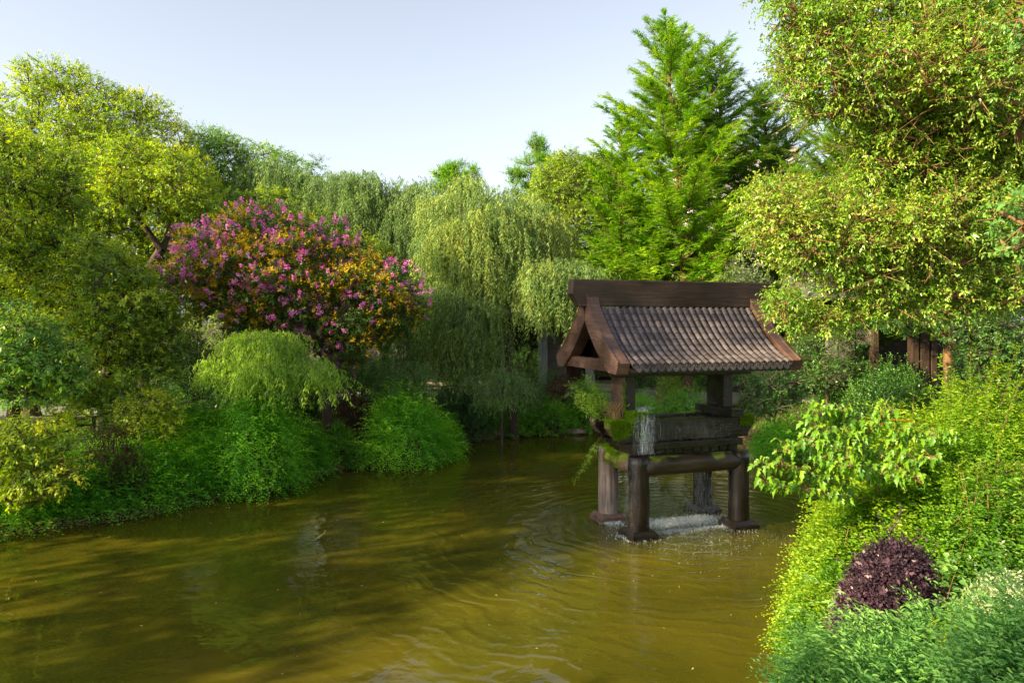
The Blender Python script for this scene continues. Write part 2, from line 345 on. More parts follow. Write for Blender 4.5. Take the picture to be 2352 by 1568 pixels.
# columns and feet
for (u, v, mt, lab) in ((-1.10, -.64, 'wetcol', None), (-1.10, .64, 'dry_lit_col', 'weathered column coloured pale for its sunlit strip, on its square foot'), (1.10, -.63, 'wetcol', None), (1.10, .63, 'wetcol', None)):
    c = MB(); zs = np.linspace(-.5, 1.5, 15)
    rs = [.199+.004*math.sin(z*5+u) for z in zs]; rs[-1] -= .012
    c.tube([(u, v, z) for z in zs], rs, 28)
    co = c.build('column', M[mt], fr, smooth=False)
    co.data.polygons.foreach_set('use_smooth', [len(p.vertices) == 4 for p in co.data.polygons])
    if lab: co['label'] = lab
    f = MB(); w_ = .285
    f.box(u-w_, u+w_, v-w_, v+w_, -.45, .085)
    prof = MB()
    # sloped shoulder from the square plinth up to the column
    V_ = []; 
    for zz, rr_ in ((.085, w_-.012), (.16, .215)):
        for (a_, b_) in ((-1, -1), (1, -1), (1, 1), (-1, 1)): V_.append((u+a_*rr_, v+b_*rr_, zz))
    f.add(V_, [(0, 1, 5, 4), (1, 2, 6, 5), (2, 3, 7, 6), (3, 0, 4, 7), (4, 5, 6, 7), (3, 2, 1, 0)])
    f.build('column_base', M['dry_lit_wood'] if mt == 'dry_lit_col' else M['wetwood'], fr, bevel=.012)
# round tie beams
for v in (-.64, .64):
    t = MB(); us = np.linspace(-1.08, 1.08, 9); t.tube([(u, v, 1.31) for u in us], .182, 26); o = t.build('round_beam', M['mosswood'], fr, smooth=True)
for u in (-1.10, 1.10):
    t = MB(); t.tube([(u, v, 1.315) for v in np.linspace(-.62, .62, 7)], .180, 26); t.build('round_beam', M['mosswood2'] if u < 0 else M['mosswood'], fr, smooth=True)
# ledge with dentils
def frame_box(mb, u, v, w_, z0, z1):
    mb.box(-u, u, -v, -v+w_, z0, z1); mb.box(-u, u, v-w_, v, z0, z1); mb.box(-u, -u+w_, -v+w_, v-w_, z0, z1); mb.box(u-w_, u, -v+w_, v-w_, z0, z1)
t = MB(); frame_box(t, 1.22, .60, .34, 1.60, 1.725); t.build('ledge', M['wetwood'], fr, bevel=.008)
t = MB(); frame_box(t, 1.14, .53, .2, 1.48, 1.598); t.build('ledge_riser', M['wetwood'], fr)
for k in range(11):
    u = -1.0+k*.2
    for v0 in (-.56, .532):
        t = MB(); t.box(u-.07, u+.07, v0, v0+.028, 1.50, 1.598); t.build('dentil', M['wetwood'], fr, bevel=.004)
# boat-shaped lintels
prof = [(-1.60, 2.14), (-1.60, 1.99), (-1.57, 1.955), (-1.47, 1.83), (-1.44, 1.73), (1.44, 1.73), (1.47, 1.83), (1.57, 1.955), (1.60, 1.99), (1.60, 2.14)]
for v0, v1 in ((-.46, -.20), (.20, .46)):
    t = MB(); t.prism([(p[0], p[1]) for p in prof], v0, v1, axis=1)
    o = t.build('lintel', M['wetwood'], fr, bevel=.012)
for v0, v1 in ((-.452, -.208), (.208, .452)):
    t = MB(); t.add([(-1.603, v0, 1.995), (-1.603, v1, 1.995), (-1.603, v1, 2.135), (-1.603, v0, 2.135), (-1.48, v0, 1.835), (-1.48, v1, 1.835), (-1.55, v0, 2.135), (-1.55, v1, 2.135)],
                    [(0, 1, 2, 3), (0, 4, 5, 1), (3, 2, 7, 6), (0, 3, 6, 4), (1, 5, 7, 2), (4, 6, 7, 5)])
    t.build('lintel_end', M['dry_lit_wood'] if v0 > 0 else M['mosswood2'], fr, bevel=.006)
t = MB(); t.box(-1.40, 1.40, -.198, .198, 1.80, 2.05); t.build('water_trough', M['wetwood'], fr, bevel=.01)
# cross beams and slab posts
for s in (-1, 1):
    t = MB(); t.box(min(s*.93, s*1.2), max(s*.93, s*1.2), -.66, .66, 2.142, 2.30); t.build('cross_beam', M['wetwood'], fr, bevel=.01)
    t = MB(); t.box(min(s*.985, s*1.20)+.002*s, max(s*.985, s*1.20)-.002*s, -.30, .30, 2.302, 2.96)
    o = t.build('post', M['wetwood'], fr, bevel=.01)
    if s < 0:
        t = MB(); t.box(-1.208, -1.199, -.29, .29, 2.305, 2.95); t.build('post_lit_face', M['dry_lit_wood'], fr, bevel=.002)  # paler sheet puts the sunlight on the left post face into colour
t = MB(); t.box(-1.55, 1.6, -.36, .36, 2.962, 3.10); t.build('head_beam', M['wetwood'], fr, bevel=.008)
# roof: bargeboards (solid curved planks)
up = [(-.10, 4.55), (-.19, 4.34), (-.36, 4.14), (-.58, 3.92), (-.98, 3.58), (-1.42, 3.285)]
lo = [(-.002, 4.03), (-.10, 3.91), (-.276, 3.715), (-.50, 3.50), (-.72, 3.32), (-1.03, 3.10)]
U0 = .03
upc = smooth_curve(up, 26); loc_ = smooth_curve(lo, 26)
for s in (-1, 1):
    for sv in (1, -1):
        a0, a1 = sorted((U0+s*1.71, U0+s*1.95))
        A = [(sv*p[0], p[1]) for p in upc]+[(sv*-1.42, 3.285)]; B = [(sv*p[0], p[1]) for p in loc_]+[(sv*-1.34, 3.085)]
        t = MB(); t.strip_prism(A, B, a0, a1, axis=0); t.build('bargeboard', M['roofwood'], fr, bevel=.007)
        # narrow raised fillet along the top edge
        e0, e1 = sorted((U0+s*1.875, U0+s*1.91)) if s > 0 else sorted((U0+s*1.958, U0+s*1.925))
        A2 = [(sv*(p[0]-.006), p[1]+.02) for p in upc]; B2 = [(sv*(p[0]+.003), p[1]-.01) for p in upc]
        t = MB(); t.strip_prism(A2, B2, e0, e1, axis=0); t.build('fillet', M['roofwood'], fr, bevel=.003)
    # gable tie beam, and a dark panel standing in for the shaded gable interior
    a0, a1 = sorted((U0+s*1.74, U0+s*1.90))
    t = MB(); t.box(a0, a1, -1.02, 1.02, 3.115, 3.325); t.build('tie_beam', M['roofwood'], fr, bevel=.008)
    b0, b1 = sorted((U0+s*1.42, U0+s*1.46))
    t = MB(); t.prism([(-1.25, 3.12), (1.25, 3.12), (.62, 3.72), (.06, 4.25), (-.06, 4.25), (-.62, 3.72)], b0, b1, axis=0); t.build('gable_shade_panel', M['wetwood'], fr)
# ridge
t = MB(); r0, r1 = -2.20+0, 2.24
t.prism([(r0, 4.80), (r0-.02, 4.54), (r0+.14, 4.30), (r1-.14, 4.30), (r1+.02, 4.54), (r1, 4.80)], -.125, .125, axis=1)
t.build('ridge_beam', M['ridgewood'], fr, bevel=.012)
t = MB(); t.box(r0+.002, r1-.002, -.105, .105, 4.802, 4.815); t.build('ridge_cap', M['roofwood'], fr, bevel=.004)
# fascia and soffit
for sv in (-1, 1):
    a, b_ = sorted((sv*1.33, sv*1.26))
    t = MB(); t.box(U0-1.708, U0+1.708, a, b_, 3.09, 3.245); t.build('fascia', M['wetwood'], fr, bevel=.005)
t = MB(); t.box(U0-1.70, U0+1.70, -1.258, 1.258, 3.105, 3.13); t.build('soffit', M['wetwood'], fr)
# tiles
base = smooth_curve([(-.13, 4.27), (-.24, 4.12), (-.58, 3.76), (-.98, 3.44), (-1.43, 3.225)], 60)
bt = np.r_[0, np.cumsum(np.hypot(*np.diff(base, axis=0).T))]; LB = bt[-1]
def bpt(s): return np.array([np.interp(s, bt, base[:, 0]), np.interp(s, bt, base[:, 1])])
def bdir(s):
    d = bpt(min(s+.02, LB))-bpt(max(s-.02, 0)); return d/np.hypot(*d)
rng = np.random.default_rng(5)
def tile_half(sv):
    V = []; F4 = []; T = []; Vp = []; Fp = []; Tp = []
    nt = 22; pitch = 3.25/nt; rows = 10; L = LB/rows; K = 8
    for c in range(nt+1):
        uc = U0-1.625+pitch*c
        for r_ in range(rows):
            s0 = LB-(r_+1)*L; s1 = LB-r_*L+(.012 if r_ else 0)
            tt = rng.random(); jit = rng.normal(0, .0025, 2)
            ro = .052
            if c <= nt-0:
                rings = []
                for (s, rad, lift) in ((s0, ro*.93, .0), (s0+.05*(s1-s0), ro*.93, 0), (.5*(s0+s1), ro*.965, .003), (s1-.02, ro, .006), (s1, ro, .006)):
                    p = bpt(s); d = bdir(s); nn = np.array([d[1], -d[0]]); nn = nn if nn[1] > 0 else -nn
                    ring = []
                    for k in range(K+1):
                        a = math.pi*k/K; q = p+nn*(lift+.012+math.sin(a)*rad)
                        ring.append((uc+jit[0]+math.cos(a)*rad, sv*-q[0]*-1 if False else sv*q[0], q[1]))
                    rings.append(ring)
                b = len(V)
                for ring in rings: V += ring
                for i_ in range(len(rings)-1):
                    for k in range(K): F4.append((b+i_*(K+1)+k, b+i_*(K+1)+k+1, b+(i_+1)*(K+1)+k+1, b+(i_+1)*(K+1)+k)); T.append(tt)
                # lip of the tile end
                e = b+(len(rings)-1)*(K+1)
                pc = bpt(s1); b2 = len(V); V.append((uc+jit[0], sv*pc[0], pc[1]+.004))
                for k in range(0, K, 1): F4.append((e+k, e+k+1, b2, b2)); T.append(tt)
            if c < nt:
                um = uc+pitch/2; rings = []; t2 = rng.random()
                for (s, lift) in ((s0, -.0), (s1+.004, .012)):
                    p = bpt(s); d = bdir(min(s, LB)); nn = np.array([d[1], -d[0]]); nn = nn if nn[1] > 0 else -nn
                    rings.append([(um+x*pitch*.5, sv*(p+nn*(lift-.035*(1-x*x)+.012))[0], (p+nn*(lift-.035*(1-x*x)+.012))[1]) for x in (-1, -.5, 0, .5, 1)])
                p = bpt(s1+.004); rings.append([(q[0], q[1], q[2]-.013) for q in rings[-1]])
                b = len(Vp)
                for ring in rings: Vp += ring
                for i_ in range(2):
                    for k in range(4): Fp.append((b+i_*5+k, b+i_*5+k+1, b+(i_+1)*5+k+1, b+(i_+1)*5+k)); Tp.append(t2)
    return V, F4, T, Vp, Fp, Tp
def fix_tris(F):  # degenerate quads (e,e+1,c,c) become triangles
    return [tuple(dict.fromkeys(q)) for q in F]
for sv in (1, -1):
    V, F4, T, Vp, Fp, Tp = tile_half(sv)
    for nm, v_, f_, t_, mt in (('cover_tiles', V, F4, T, 'tile'), ('pan_tiles', Vp, Fp, Tp, 'tile_pan')):
        me = bpy.data.meshes.new(nm); me.from_pydata(v_, [], fix_tris(f_)); me.update()
        a = me.attributes.new('tint', 'FLOAT', 'FACE'); a.data.foreach_set('value', np.array(t_, dtype=np.float32))
        me.polygons.foreach_set('use_smooth', [len(p.vertices) == 4 and nm == 'cover_tiles' for p in me.polygons])
        me.materials.append(M[mt]); o = bpy.data.objects.new(nm, me); C.objects.link(o); o.parent = fr
        so_ = o.modifiers.new('thick', 'SOLIDIFY'); so_.thickness = .008; so_.offset = -1
    # round end caps and leaf shaped drip ends
    nt = 22; pitch = 3.25/nt
    pe = bpt(LB)
    capm = MB(); drip = MB()
    for c in range(nt+1):
        uc = U0-1.625+pitch*c; cz = pe[1]+.022; vv = sv*(pe[0]-.004)
        dz = -sv*.012
        ring0 = [(uc+math.cos(2*math.pi*k/20)*.056, vv, cz+math.sin(2*math.pi*k/20)*.056) for k in range(20)]
        ring1 = [(p[0], vv+dz, p[2]) for p in ring0]
        ring2 = [(uc+(p[0]-uc)*.78, vv+dz, cz+(p[2]-cz)*.78) for p in ring0]; ring3 = [(p[0], vv+dz*.5, p[2]) for p in ring2]
        capm.add(ring0+ring1+ring2+ring3, [tuple(range(20))]+[(k, (k+1) % 20, 20+(k+1) % 20, 20+k) for k in range(20)]+[(20+k, 20+(k+1) % 20, 40+(k+1) % 20, 40+k) for k in range(20)]+[(40+k, 40+(k+1) % 20, 60+(k+1) % 20, 60+k) for k in range(20)]+[tuple(range(60, 80))])
        if c < nt:
            um = uc+pitch/2; top = pe[1]-.01
            pr_ = [(um-.066, top+.008), (um-.05, top-.008), (um, top-.02), (um+.05, top-.008), (um+.066, top+.008), (um+.062, top-.045), (um+.035, top-.075), (um, top-.092), (um-.035, top-.075), (um-.062, top-.045)]
            drip.prism(pr_, vv-sv*.004, vv-sv*.016, axis=1)
    capm.build('tile_end_caps', M['tile'], fr); drip.build('drip_tiles', M['tile_pan'], fr)
    sl = MB(); A = [(sv*p[0], p[1]-.05) for p in base]; B = [(sv*p[0], p[1]-.10) for p in base]
    sl.strip_prism(A, B, U0-1.705, U0+1.705, axis=0); sl.build('roof_deck', M['wetwood'], fr)
# ------------------------------------------------------------------ foliage library (every leaf is real geometry)
def unit(a): return a/np.maximum(np.linalg.norm(a, axis=-1, keepdims=True), 1e-9)
def rand_dirs(rng, n):
    return unit(rng.normal(size=(n, 3)))
LEAF = {  # local outline (across, along, up), faces
 'kite': (np.array([(0, 0, 0), (-.5, .42, .07), (0, 1, -.05), (.5, .42, .07)]), [(0, 1, 2, 3)]),
 'oval': (np.array([(0, 0, 0), (-.42, .28, .10), (-.40, .62, .08), (0, 1, -.12), (.40, .62, .08), (.42, .28, .10)]), [(0, 1, 2, 3), (0, 3, 4, 5)]),
 'blade': (np.array([(-.5, 0, 0), (.5, 0, 0), (.42, .55, .05), (0, 1, -.1)]), [(0, 1, 2, 3)]),
}
def expand(pos, d, nrm, length, width, shape='kite'):
    """leaf frames to vertices and faces"""
    T, FC_ = LEAF[shape]
    d = unit(d); s = unit(np.cross(d, nrm)); nn = np.cross(s, d)
    k = len(T)
    V = (pos[:, None, :] + s[:, None, :]*(T[None, :, 0, None]*width[:, None, None]) + d[:, None, :]*(T[None, :, 1, None]*length[:, None, None])
         + nn[:, None, :]*(T[None, :, 2, None]*length[:, None, None]))
    F = (np.arange(len(pos))[:, None, None]*k + np.array(FC_)[None]).reshape(-1, 4)
    return V.reshape(-1, 3), F, len(FC_)
class Leaves:
    def __init__(s): s.V = []; s.F = []; s.T = []; s.MI = []; s.n = 0
    def add(s, pos, d, nrm, length, width, tint, shape='kite', mi=0):
        if len(pos) == 0: return
        V, F, m = expand(pos, d, nrm, length, width, shape)
        s.V.append(V); s.F.append(F+s.n); s.n += len(V); s.T.append(np.repeat(np.clip(tint, 0, 1), m)); s.MI.append(np.full(len(F), mi))
    def build(s, name, mats, parent):
        return mesh_np(name, np.concatenate(s.V), np.concatenate(s.F), mats, parent, tint=np.concatenate(s.T), mi=np.concatenate(s.MI))
class Tubes:
    """many tapered segments, five sided, as one branch mesh"""
    def __init__(s): s.a = []; s.b = []; s.ra = []; s.rb = []
    def seg(s, a, b, ra, rb): s.a.append(a); s.b.append(b); s.ra.append(ra); s.rb.append(rb)
    def arr(s, A, B, RA, RB):
        s.a += list(A); s.b += list(B); s.ra += list(np.broadcast_to(RA, len(A))); s.rb += list(np.broadcast_to(RB, len(A)))
    def build(s, name, mat, parent, k=6):
        A = np.array(s.a, float); B = np.array(s.b, float); ra = np.array(s.ra, float); rb = np.array(s.rb, float)
        d = unit(B-A); ref = np.where(np.abs(d[:, 2:3]) > .9, np.array([[1., 0, 0]]), np.array([[0, 0, 1.]]))
        x = unit(np.cross(d, ref)); y = np.cross(x, d); an = np.arange(k)*2*math.pi/k
        o = x[:, None, :]*np.cos(an)[None, :, None]+y[:, None, :]*np.sin(an)[None, :, None]
        V = np.concatenate([A[:, None]+o*ra[:, None, None], B[:, None]+o*rb[:, None, None]], 1).reshape(-1, 3)
        base = np.arange(len(A))[:, None]*2*k; j = np.arange(k)[None]
        F = np.stack([base+j, base+(j+1) % k, base+k+(j+1) % k, base+k+j], -1).reshape(-1, 4)
        return mesh_np(name, V, F, mat, parent, smooth=True)

def in_poly(x, y, poly):
    poly = np.asarray(poly, float); n = len(poly); ins = np.zeros(np.shape(x), bool)
    for i in range(n):
        a = poly[i]; b = poly[(i+1) % n]
        c = (a[1] > y) != (b[1] > y)
        with np.errstate(divide='ignore', invalid='ignore'):
            xi = (b[0]-a[0])*(y-a[1])/(b[1]-a[1] if b[1] != a[1] else 1e-9)+a[0]
        ins ^= c & (x < xi)
    return ins
def edge_d(x, y, poly):
    poly = np.asarray(poly, float); n = len(poly); d = np.full(np.shape(x), 1e9)
    for i in range(n):
        a = poly[i]; b = poly[(i+1) % n]; e = b-a
        t = np.clip(((x-a[0])*e[0]+(y-a[1])*e[1])/(e@e), 0, 1)
        d = np.minimum(d, np.hypot(x-a[0]-t*e[0], y-a[1]-t*e[1]))
    return d
def clumps_in(rng, poly, Z, thick, r, n, inset=.55, back=.35):
    """clump centres in a rounded volume whose silhouette seen from the pond side follows the outline"""
    poly = np.array(poly, float); lo = poly.min(0); hi = poly.max(0); mpp = Z/FPX
    out = []; rad = []; tries = 0
    pts = np.zeros((0, 3))
    probe = rng.uniform(lo, hi, (400, 2)); e0 = edge_d(probe[:, 0], probe[:, 1], poly)*in_poly(probe[:, 0], probe[:, 1], poly); emax = max(e0.max()*mpp, r)
    while len(out) < n and tries < n*40:
        tries += 1
        q = rng.uniform(lo, hi)
        if not in_poly(q[0], q[1], poly): continue
        e = edge_d(q[0], q[1], poly)*mpp
        rr = r*rng.uniform(.7, 1.25)
        if e < rr*inset: 
            rr *= .6
            if e < rr*inset: continue
        t = thick*math.sqrt(min(1, e/emax+.05))
        s = rng.uniform(-1, 1); s = math.copysign(abs(s)**.6, s)
        if s > 0 and rng.random() > back: s = -s*rng.random()
        p = P(q[0], q[1], Z+s*t)
        if len(pts) and np.min(np.linalg.norm(pts-p, axis=1)) < rr*.6: continue
        pts = np.vstack([pts, p]); out.append(p); rad.append(rr)
    return np.array(out), np.array(rad)

def branch_tree(rng, tubes, base, fork_h, clumps, r_trunk, lean=None, r_tip=.012, wander=.08, sag=.0, k_mid=3):
    """grow limbs from a trunk to every clump; radii follow the number of tips carried"""
    base = np.array(base, float); top = np.array(lean if lean is not None else base+np.array([0, 0, fork_h]), float)
    N = [base]; par = [-1]; n0 = 6
    for i in range(1, n0+1):
        t = i/n0; N.append(base+(top-base)*t+np.array([*rng.normal(0, .035*fork_h/3, 2)*(t*(1-t)*4), 0])); par.append(len(N)-2)
    first = len(N)-2
    order = np.argsort(np.linalg.norm(clumps-top, axis=1))
    depth = [0]*len(N); tips = []
    for i in order:
        c = clumps[i]; A = np.array(N[first:]); dd = np.linalg.norm(A-c, axis=1)
        # prefer attachment points nearer the trunk than the clump, below it
        pen = .35*np.linalg.norm(A-top, axis=1)+.5*np.maximum(A[:, 2]-c[2], 0)
        j = int(np.argmin(dd+pen))+first; a = N[j]; L = np.linalg.norm(c-a)
        prev = j; km = max(1, min(k_mid+2, int(L/.5)+1))
        for q in range(1, km+1):
            t = q/km; p = a+(c-a)*t
            p = p+np.array([0, 0, (.10-sag)*L*math.sin(math.pi*t)])+(rng.normal(0, wander*L*.35, 3) if q < km else 0)
            N.append(p); par.append(prev); prev = len(N)-1
        tips.append(prev)
    w = np.zeros(len(N)); 
    for t in tips: w[t] += 1
    for i in range(len(N)-1, 0, -1): w[par[i]] += w[i]
    tot = max(w[0], 1); rad = r_tip*.6+(r_trunk-r_tip)*(w/tot)**.62*np.where(w < 1, .5, 1)
    for i in range(1, len(N)):
        tubes.seg(N[par[i]], N[i], rad[par[i]] if i <= n0 else min(rad[par[i]], rad[i]*1.35+.004), rad[i])
    # root flare
    tubes.seg(base-np.array([0, 0, .5]), base+np.array([0, 0, .25]), r_trunk*1.7, r_trunk*1.05)
    return N

def clump_leaves(rng, L, centres, radii, dens, leaf, ratio=.45, droop=.45, flat=.72, tip=.25, tmean=.35, tvar=.12, shape='kite', mi=0, tubes=None, twig=.35, young=0.25, per=9, spr=.16, lvar=.25, upb=.35):
    """leafy sprigs over the shell of each clump"""
    n_s = np.maximum((dens*1.3*radii**2).astype(int), 3)
    idx = np.repeat(np.arange(len(centres)), n_s); n = len(idx)
    dirs = rand_dirs(rng, n); dirs[:, 2] = dirs[:, 2]+upb; dirs = unit(dirs)
    rr = radii[idx]*(1-(rng.random(n)**1.6)*.65)*rng.uniform(.85, 1.18, n)
    off = dirs*rr[:, None]; off[:, 2] *= flat
    sp = centres[idx]+off
    sd = unit(dirs+rng.normal(0, .45, (n, 3))+np.array([0, 0, .15-.3*droop]))
    ct = np.clip(rng.normal(tmean, tvar, len(centres)), 0, 1)[idx]
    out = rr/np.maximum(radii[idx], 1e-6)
    if tubes is not None and twig > 0:
        m = rng.random(n) < twig; a = centres[idx][m]+off[m]*.25
        tubes.arr(a, (sp+sd*spr*.5)[m], np.full(m.sum(), .0085*max(1, leaf/.08)), np.full(m.sum(), .003*max(1, leaf/.08)))
    # leaves along each sprig
    m_ = per; li = np.repeat(np.arange(n), m_); k = np.tile(np.arange(m_), n)/max(m_-1, 1)
    pos = sp[li]+sd[li]*(k[:, None]-.35)*spr
    ang = np.tile(np.arange(m_), n)*2.4+rng.uniform(0, 6.28, n)[li]
    a = unit(np.cross(sd, np.array([0.31, .17, .93]))); b = np.cross(sd, a)
    side = a[li]*np.cos(ang)[:, None]+b[li]*np.sin(ang)[:, None]
    d = unit(side*(1-.55*k[:, None])+sd[li]*(.25+.7*k[:, None])+np.array([0, 0, -1.])*droop*rng.uniform(.3, 1.2, len(li))[:, None])
    nrm = unit(np.array([0, 0, 1.])*.8+dirs[li]*.7+rng.normal(0, .45, (len(li), 3)))
    ln = leaf*np.exp(rng.normal(0, lvar, len(li)))*(1-.35*k)
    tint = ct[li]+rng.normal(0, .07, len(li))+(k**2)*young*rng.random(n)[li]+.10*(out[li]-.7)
    L.add(pos, d, nrm, ln, ln*ratio*rng.uniform(.8, 1.2, len(ln)), tint, shape, mi)

def tree(name, label, cat, base, crown_polys, Z, thick, r, n, mat, leaf, dens=60, trunk_r=.14, fork=1.6, group=None, seed=0, bark='bark', lean=None, sag=0, wander=.09, **kw):
    rng = np.random.default_rng(seed)
    root = empty(name, tuple(base), label, cat, group)
    cs = []; rs = []
    if isinstance(crown_polys[0][0], (int, float)): crown_polys = [(crown_polys, Z, n)]
    for poly, z_, n_ in crown_polys:
        c, r_ = clumps_in(rng, poly, z_, thick, r, int(n_*1.55)); cs.append(c); rs.append(r_)
    c = np.concatenate(cs); r_ = np.concatenate(rs)
    tb = Tubes(); branch_tree(rng, tb, base, fork, c, trunk_r, lean=lean, sag=sag, wander=wander)
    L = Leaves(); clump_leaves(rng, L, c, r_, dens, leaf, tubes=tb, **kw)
    tb.build('trunk', M[bark], root); L.build('crown', mat if isinstance(mat, list) else M[mat], root)
    return root

def strands(rng, L, starts, length, step, leaf, ratio, tint, sway=.15, tubes=None, out=None, mi=0):
    """hanging willow strands with narrow leaves"""
    n = len(starts); ks = int(max(length)/step)+1
    drift = rng.normal(0, sway, (n, 2)); phase = rng.uniform(0, 6.28, n)
    P_ = []; I = []
    for k in range(ks):
        s = k*step; ok = s < length
        t = s/np.maximum(length, .1)
        o = out if out is not None else np.zeros((n, 2))
        fall = s-np.minimum(s, .35)*.6
        x = starts[:, 0]+o[:, 0]*np.minimum(s, .6)*.8+drift[:, 0]*t**1.5+.03*np.sin(phase+s*3)
        y = starts[:, 1]+o[:, 1]*np.minimum(s, .6)*.8+drift[:, 1]*t**1.5+.03*np.cos(phase+s*2.3)
        p = np.stack([x, y, starts[:, 2]-fall], -1); P_.append(p); I.append(ok)
    for k in range(ks):
        ok = I[k]
        if not ok.any(): break
        m = ok.sum()
        for rep in range(2):
            a = rng.uniform(0, 6.28, m)
            d = np.stack([np.cos(a)*.6, np.sin(a)*.6, -rng.uniform(.5, 1.3, m)], -1)
            nrm = np.stack([np.cos(a+1.2), np.sin(a+1.2), rng.uniform(.2, .8, m)], -1)
            ln = leaf*np.exp(rng.normal(0, .2, m))
            pos = P_[k][ok]+rng.normal(0, .012, (m, 3)); pos[:, 2] += rng.uniform(-.5, .5, m)*step
            L.add(pos, d, nrm, ln, ln*ratio, tint[ok]+rng.normal(0, .06, m), 'kite', mi)
        if tubes is not None and k % 4 == 0 and k+4 < ks:
            o2 = I[k+4]
            if o2.any(): tubes.arr(P_[k][o2], P_[k+4][o2], .004, .003)

def mound(name, label, cat, centre, rx, ry, h, mat, leaf, n, group=None, seed=0, kind='bush', parent=None, tmean=.45, ratio=.45, stems=True, bark='bark', lump=.36, z0=None, shape='kite', shoot=.12, arch=.35, tvar=.2):
    """a shrub sitting on the bank: sprigs over a lumpy dome, denser outside, stems from its foot"""
    rng = np.random.default_rng(seed+977)
    cx_, cy_ = centre[:2]; gz = H1(cx_, cy_) if z0 is None else z0
    root = parent or empty(name, (cx_, cy_, gz), label, cat, group)
    nb = 26; bd = unit(rng.normal(size=(nb, 3))*np.array([1, 1, .7])); ba = rng.uniform(-lump, lump*1.2, nb); bt_ = rng.normal(0, tvar*1.1, nb)
    th = rng.uniform(0, 2*math.pi, n); u = rng.random(n)**.8
    d = np.stack([np.cos(th)*np.sqrt(1-u*u), np.sin(th)*np.sqrt(1-u*u), u], -1)
    w = np.exp((d@bd.T-1)*9); lumpv = 1+(w*ba).sum(1)/np.maximum(w.sum(1), .4); tcol = (w*bt_).sum(1)/np.maximum(w.sum(1), .5)
    rad = lumpv*(1-rng.random(n)**2*.45); sh_ = rng.random(n) < shoot; rad = np.where(sh_, lumpv*rng.uniform(1.04, 1.28, n), rad)
    px = cx_+d[:, 0]*rx*rad; py = cy_+d[:, 1]*ry*rad
    gzz = height(px, py) if z0 is None else np.full(n, z0)
    gzz = np.maximum(gzz, .02)
    pos = np.stack([px, py, gzz+np.maximum(d[:, 2]*h*rad, .02)], -1)
    per = 7 if kind != 'arch' else 11; spr = leaf*(2.8 if kind != 'arch' else 6.5)
    nv = unit(np.stack([d[:, 0]/rx, d[:, 1]/ry, d[:, 2]/h+.25/h], -1))
    if kind == 'arch': sd = unit(nv*.9+rng.normal(0, .4, (n, 3))+np.array([0, 0, -.35]))
    else: sd = unit(nv+rng.normal(0, .35, (n, 3))+np.array([0, 0, .25]))
    li = np.repeat(np.arange(n), per); k = np.tile(np.arange(per), n)/(per-1)
    curve = -arch*k[:, None]**2*np.array([0, 0, 1.]) if kind == 'arch' else 0
    p = pos[li]+(sd[li]*(k[:, None]-.2)+curve)*spr
    a = unit(np.cross(sd, np.array([.2, .1, .97]))); ang = np.tile(np.arange(per), n)*(math.pi if kind == 'arch' else 2.4)+rng.uniform(-.5, .5, n)[li]
    b = np.cross(sd, a)
    side = a[li]*np.cos(ang)[:, None]+b[li]*np.sin(ang)[:, None]*(.35 if kind == 'arch' else 1)
    dd = unit(side+sd[li]*(.5+.6*k[:, None])+rng.normal(0, .15, (len(li), 3)))
    nrm = unit(nv[li]*.6+np.array([0, 0, .7])+rng.normal(0, .4, (len(li), 3)))
    ln = leaf*np.exp(rng.normal(0, .2, len(li)))*(1-.3*k)
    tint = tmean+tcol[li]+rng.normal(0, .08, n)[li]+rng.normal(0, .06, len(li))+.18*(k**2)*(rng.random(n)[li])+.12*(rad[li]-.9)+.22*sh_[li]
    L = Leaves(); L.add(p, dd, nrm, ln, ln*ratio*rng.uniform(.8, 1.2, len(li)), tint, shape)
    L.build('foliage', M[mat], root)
    if stems:
        tb = Tubes(); m = min(n, 46); s = rng.choice(n, m, replace=False)
        for q in s:
            a0 = np.array([cx_+rng.normal(0, rx*.12), cy_+rng.normal(0, ry*.12), gz-.1]); e = pos[q]; mid = (a0+e)/2+np.array([0, 0, .12*h])
            tb.seg(a0, mid, .014, .010); tb.seg(mid, e, .010, .004)
        tb.build('stem', M[bark], root)
    return root
# ------------------------------------------------------------------ trees
def ground_at(px, Z):
    x = (px-CX)/FPX*Z; return np.array([x, Z, H1(x, Z)-.05])
CG = 'camphor trees on the far left bank'
cam_kw = dict(leaf=.105, ratio=.46, droop=.75, flat=.68, per=9, spr=.20, young=.45)
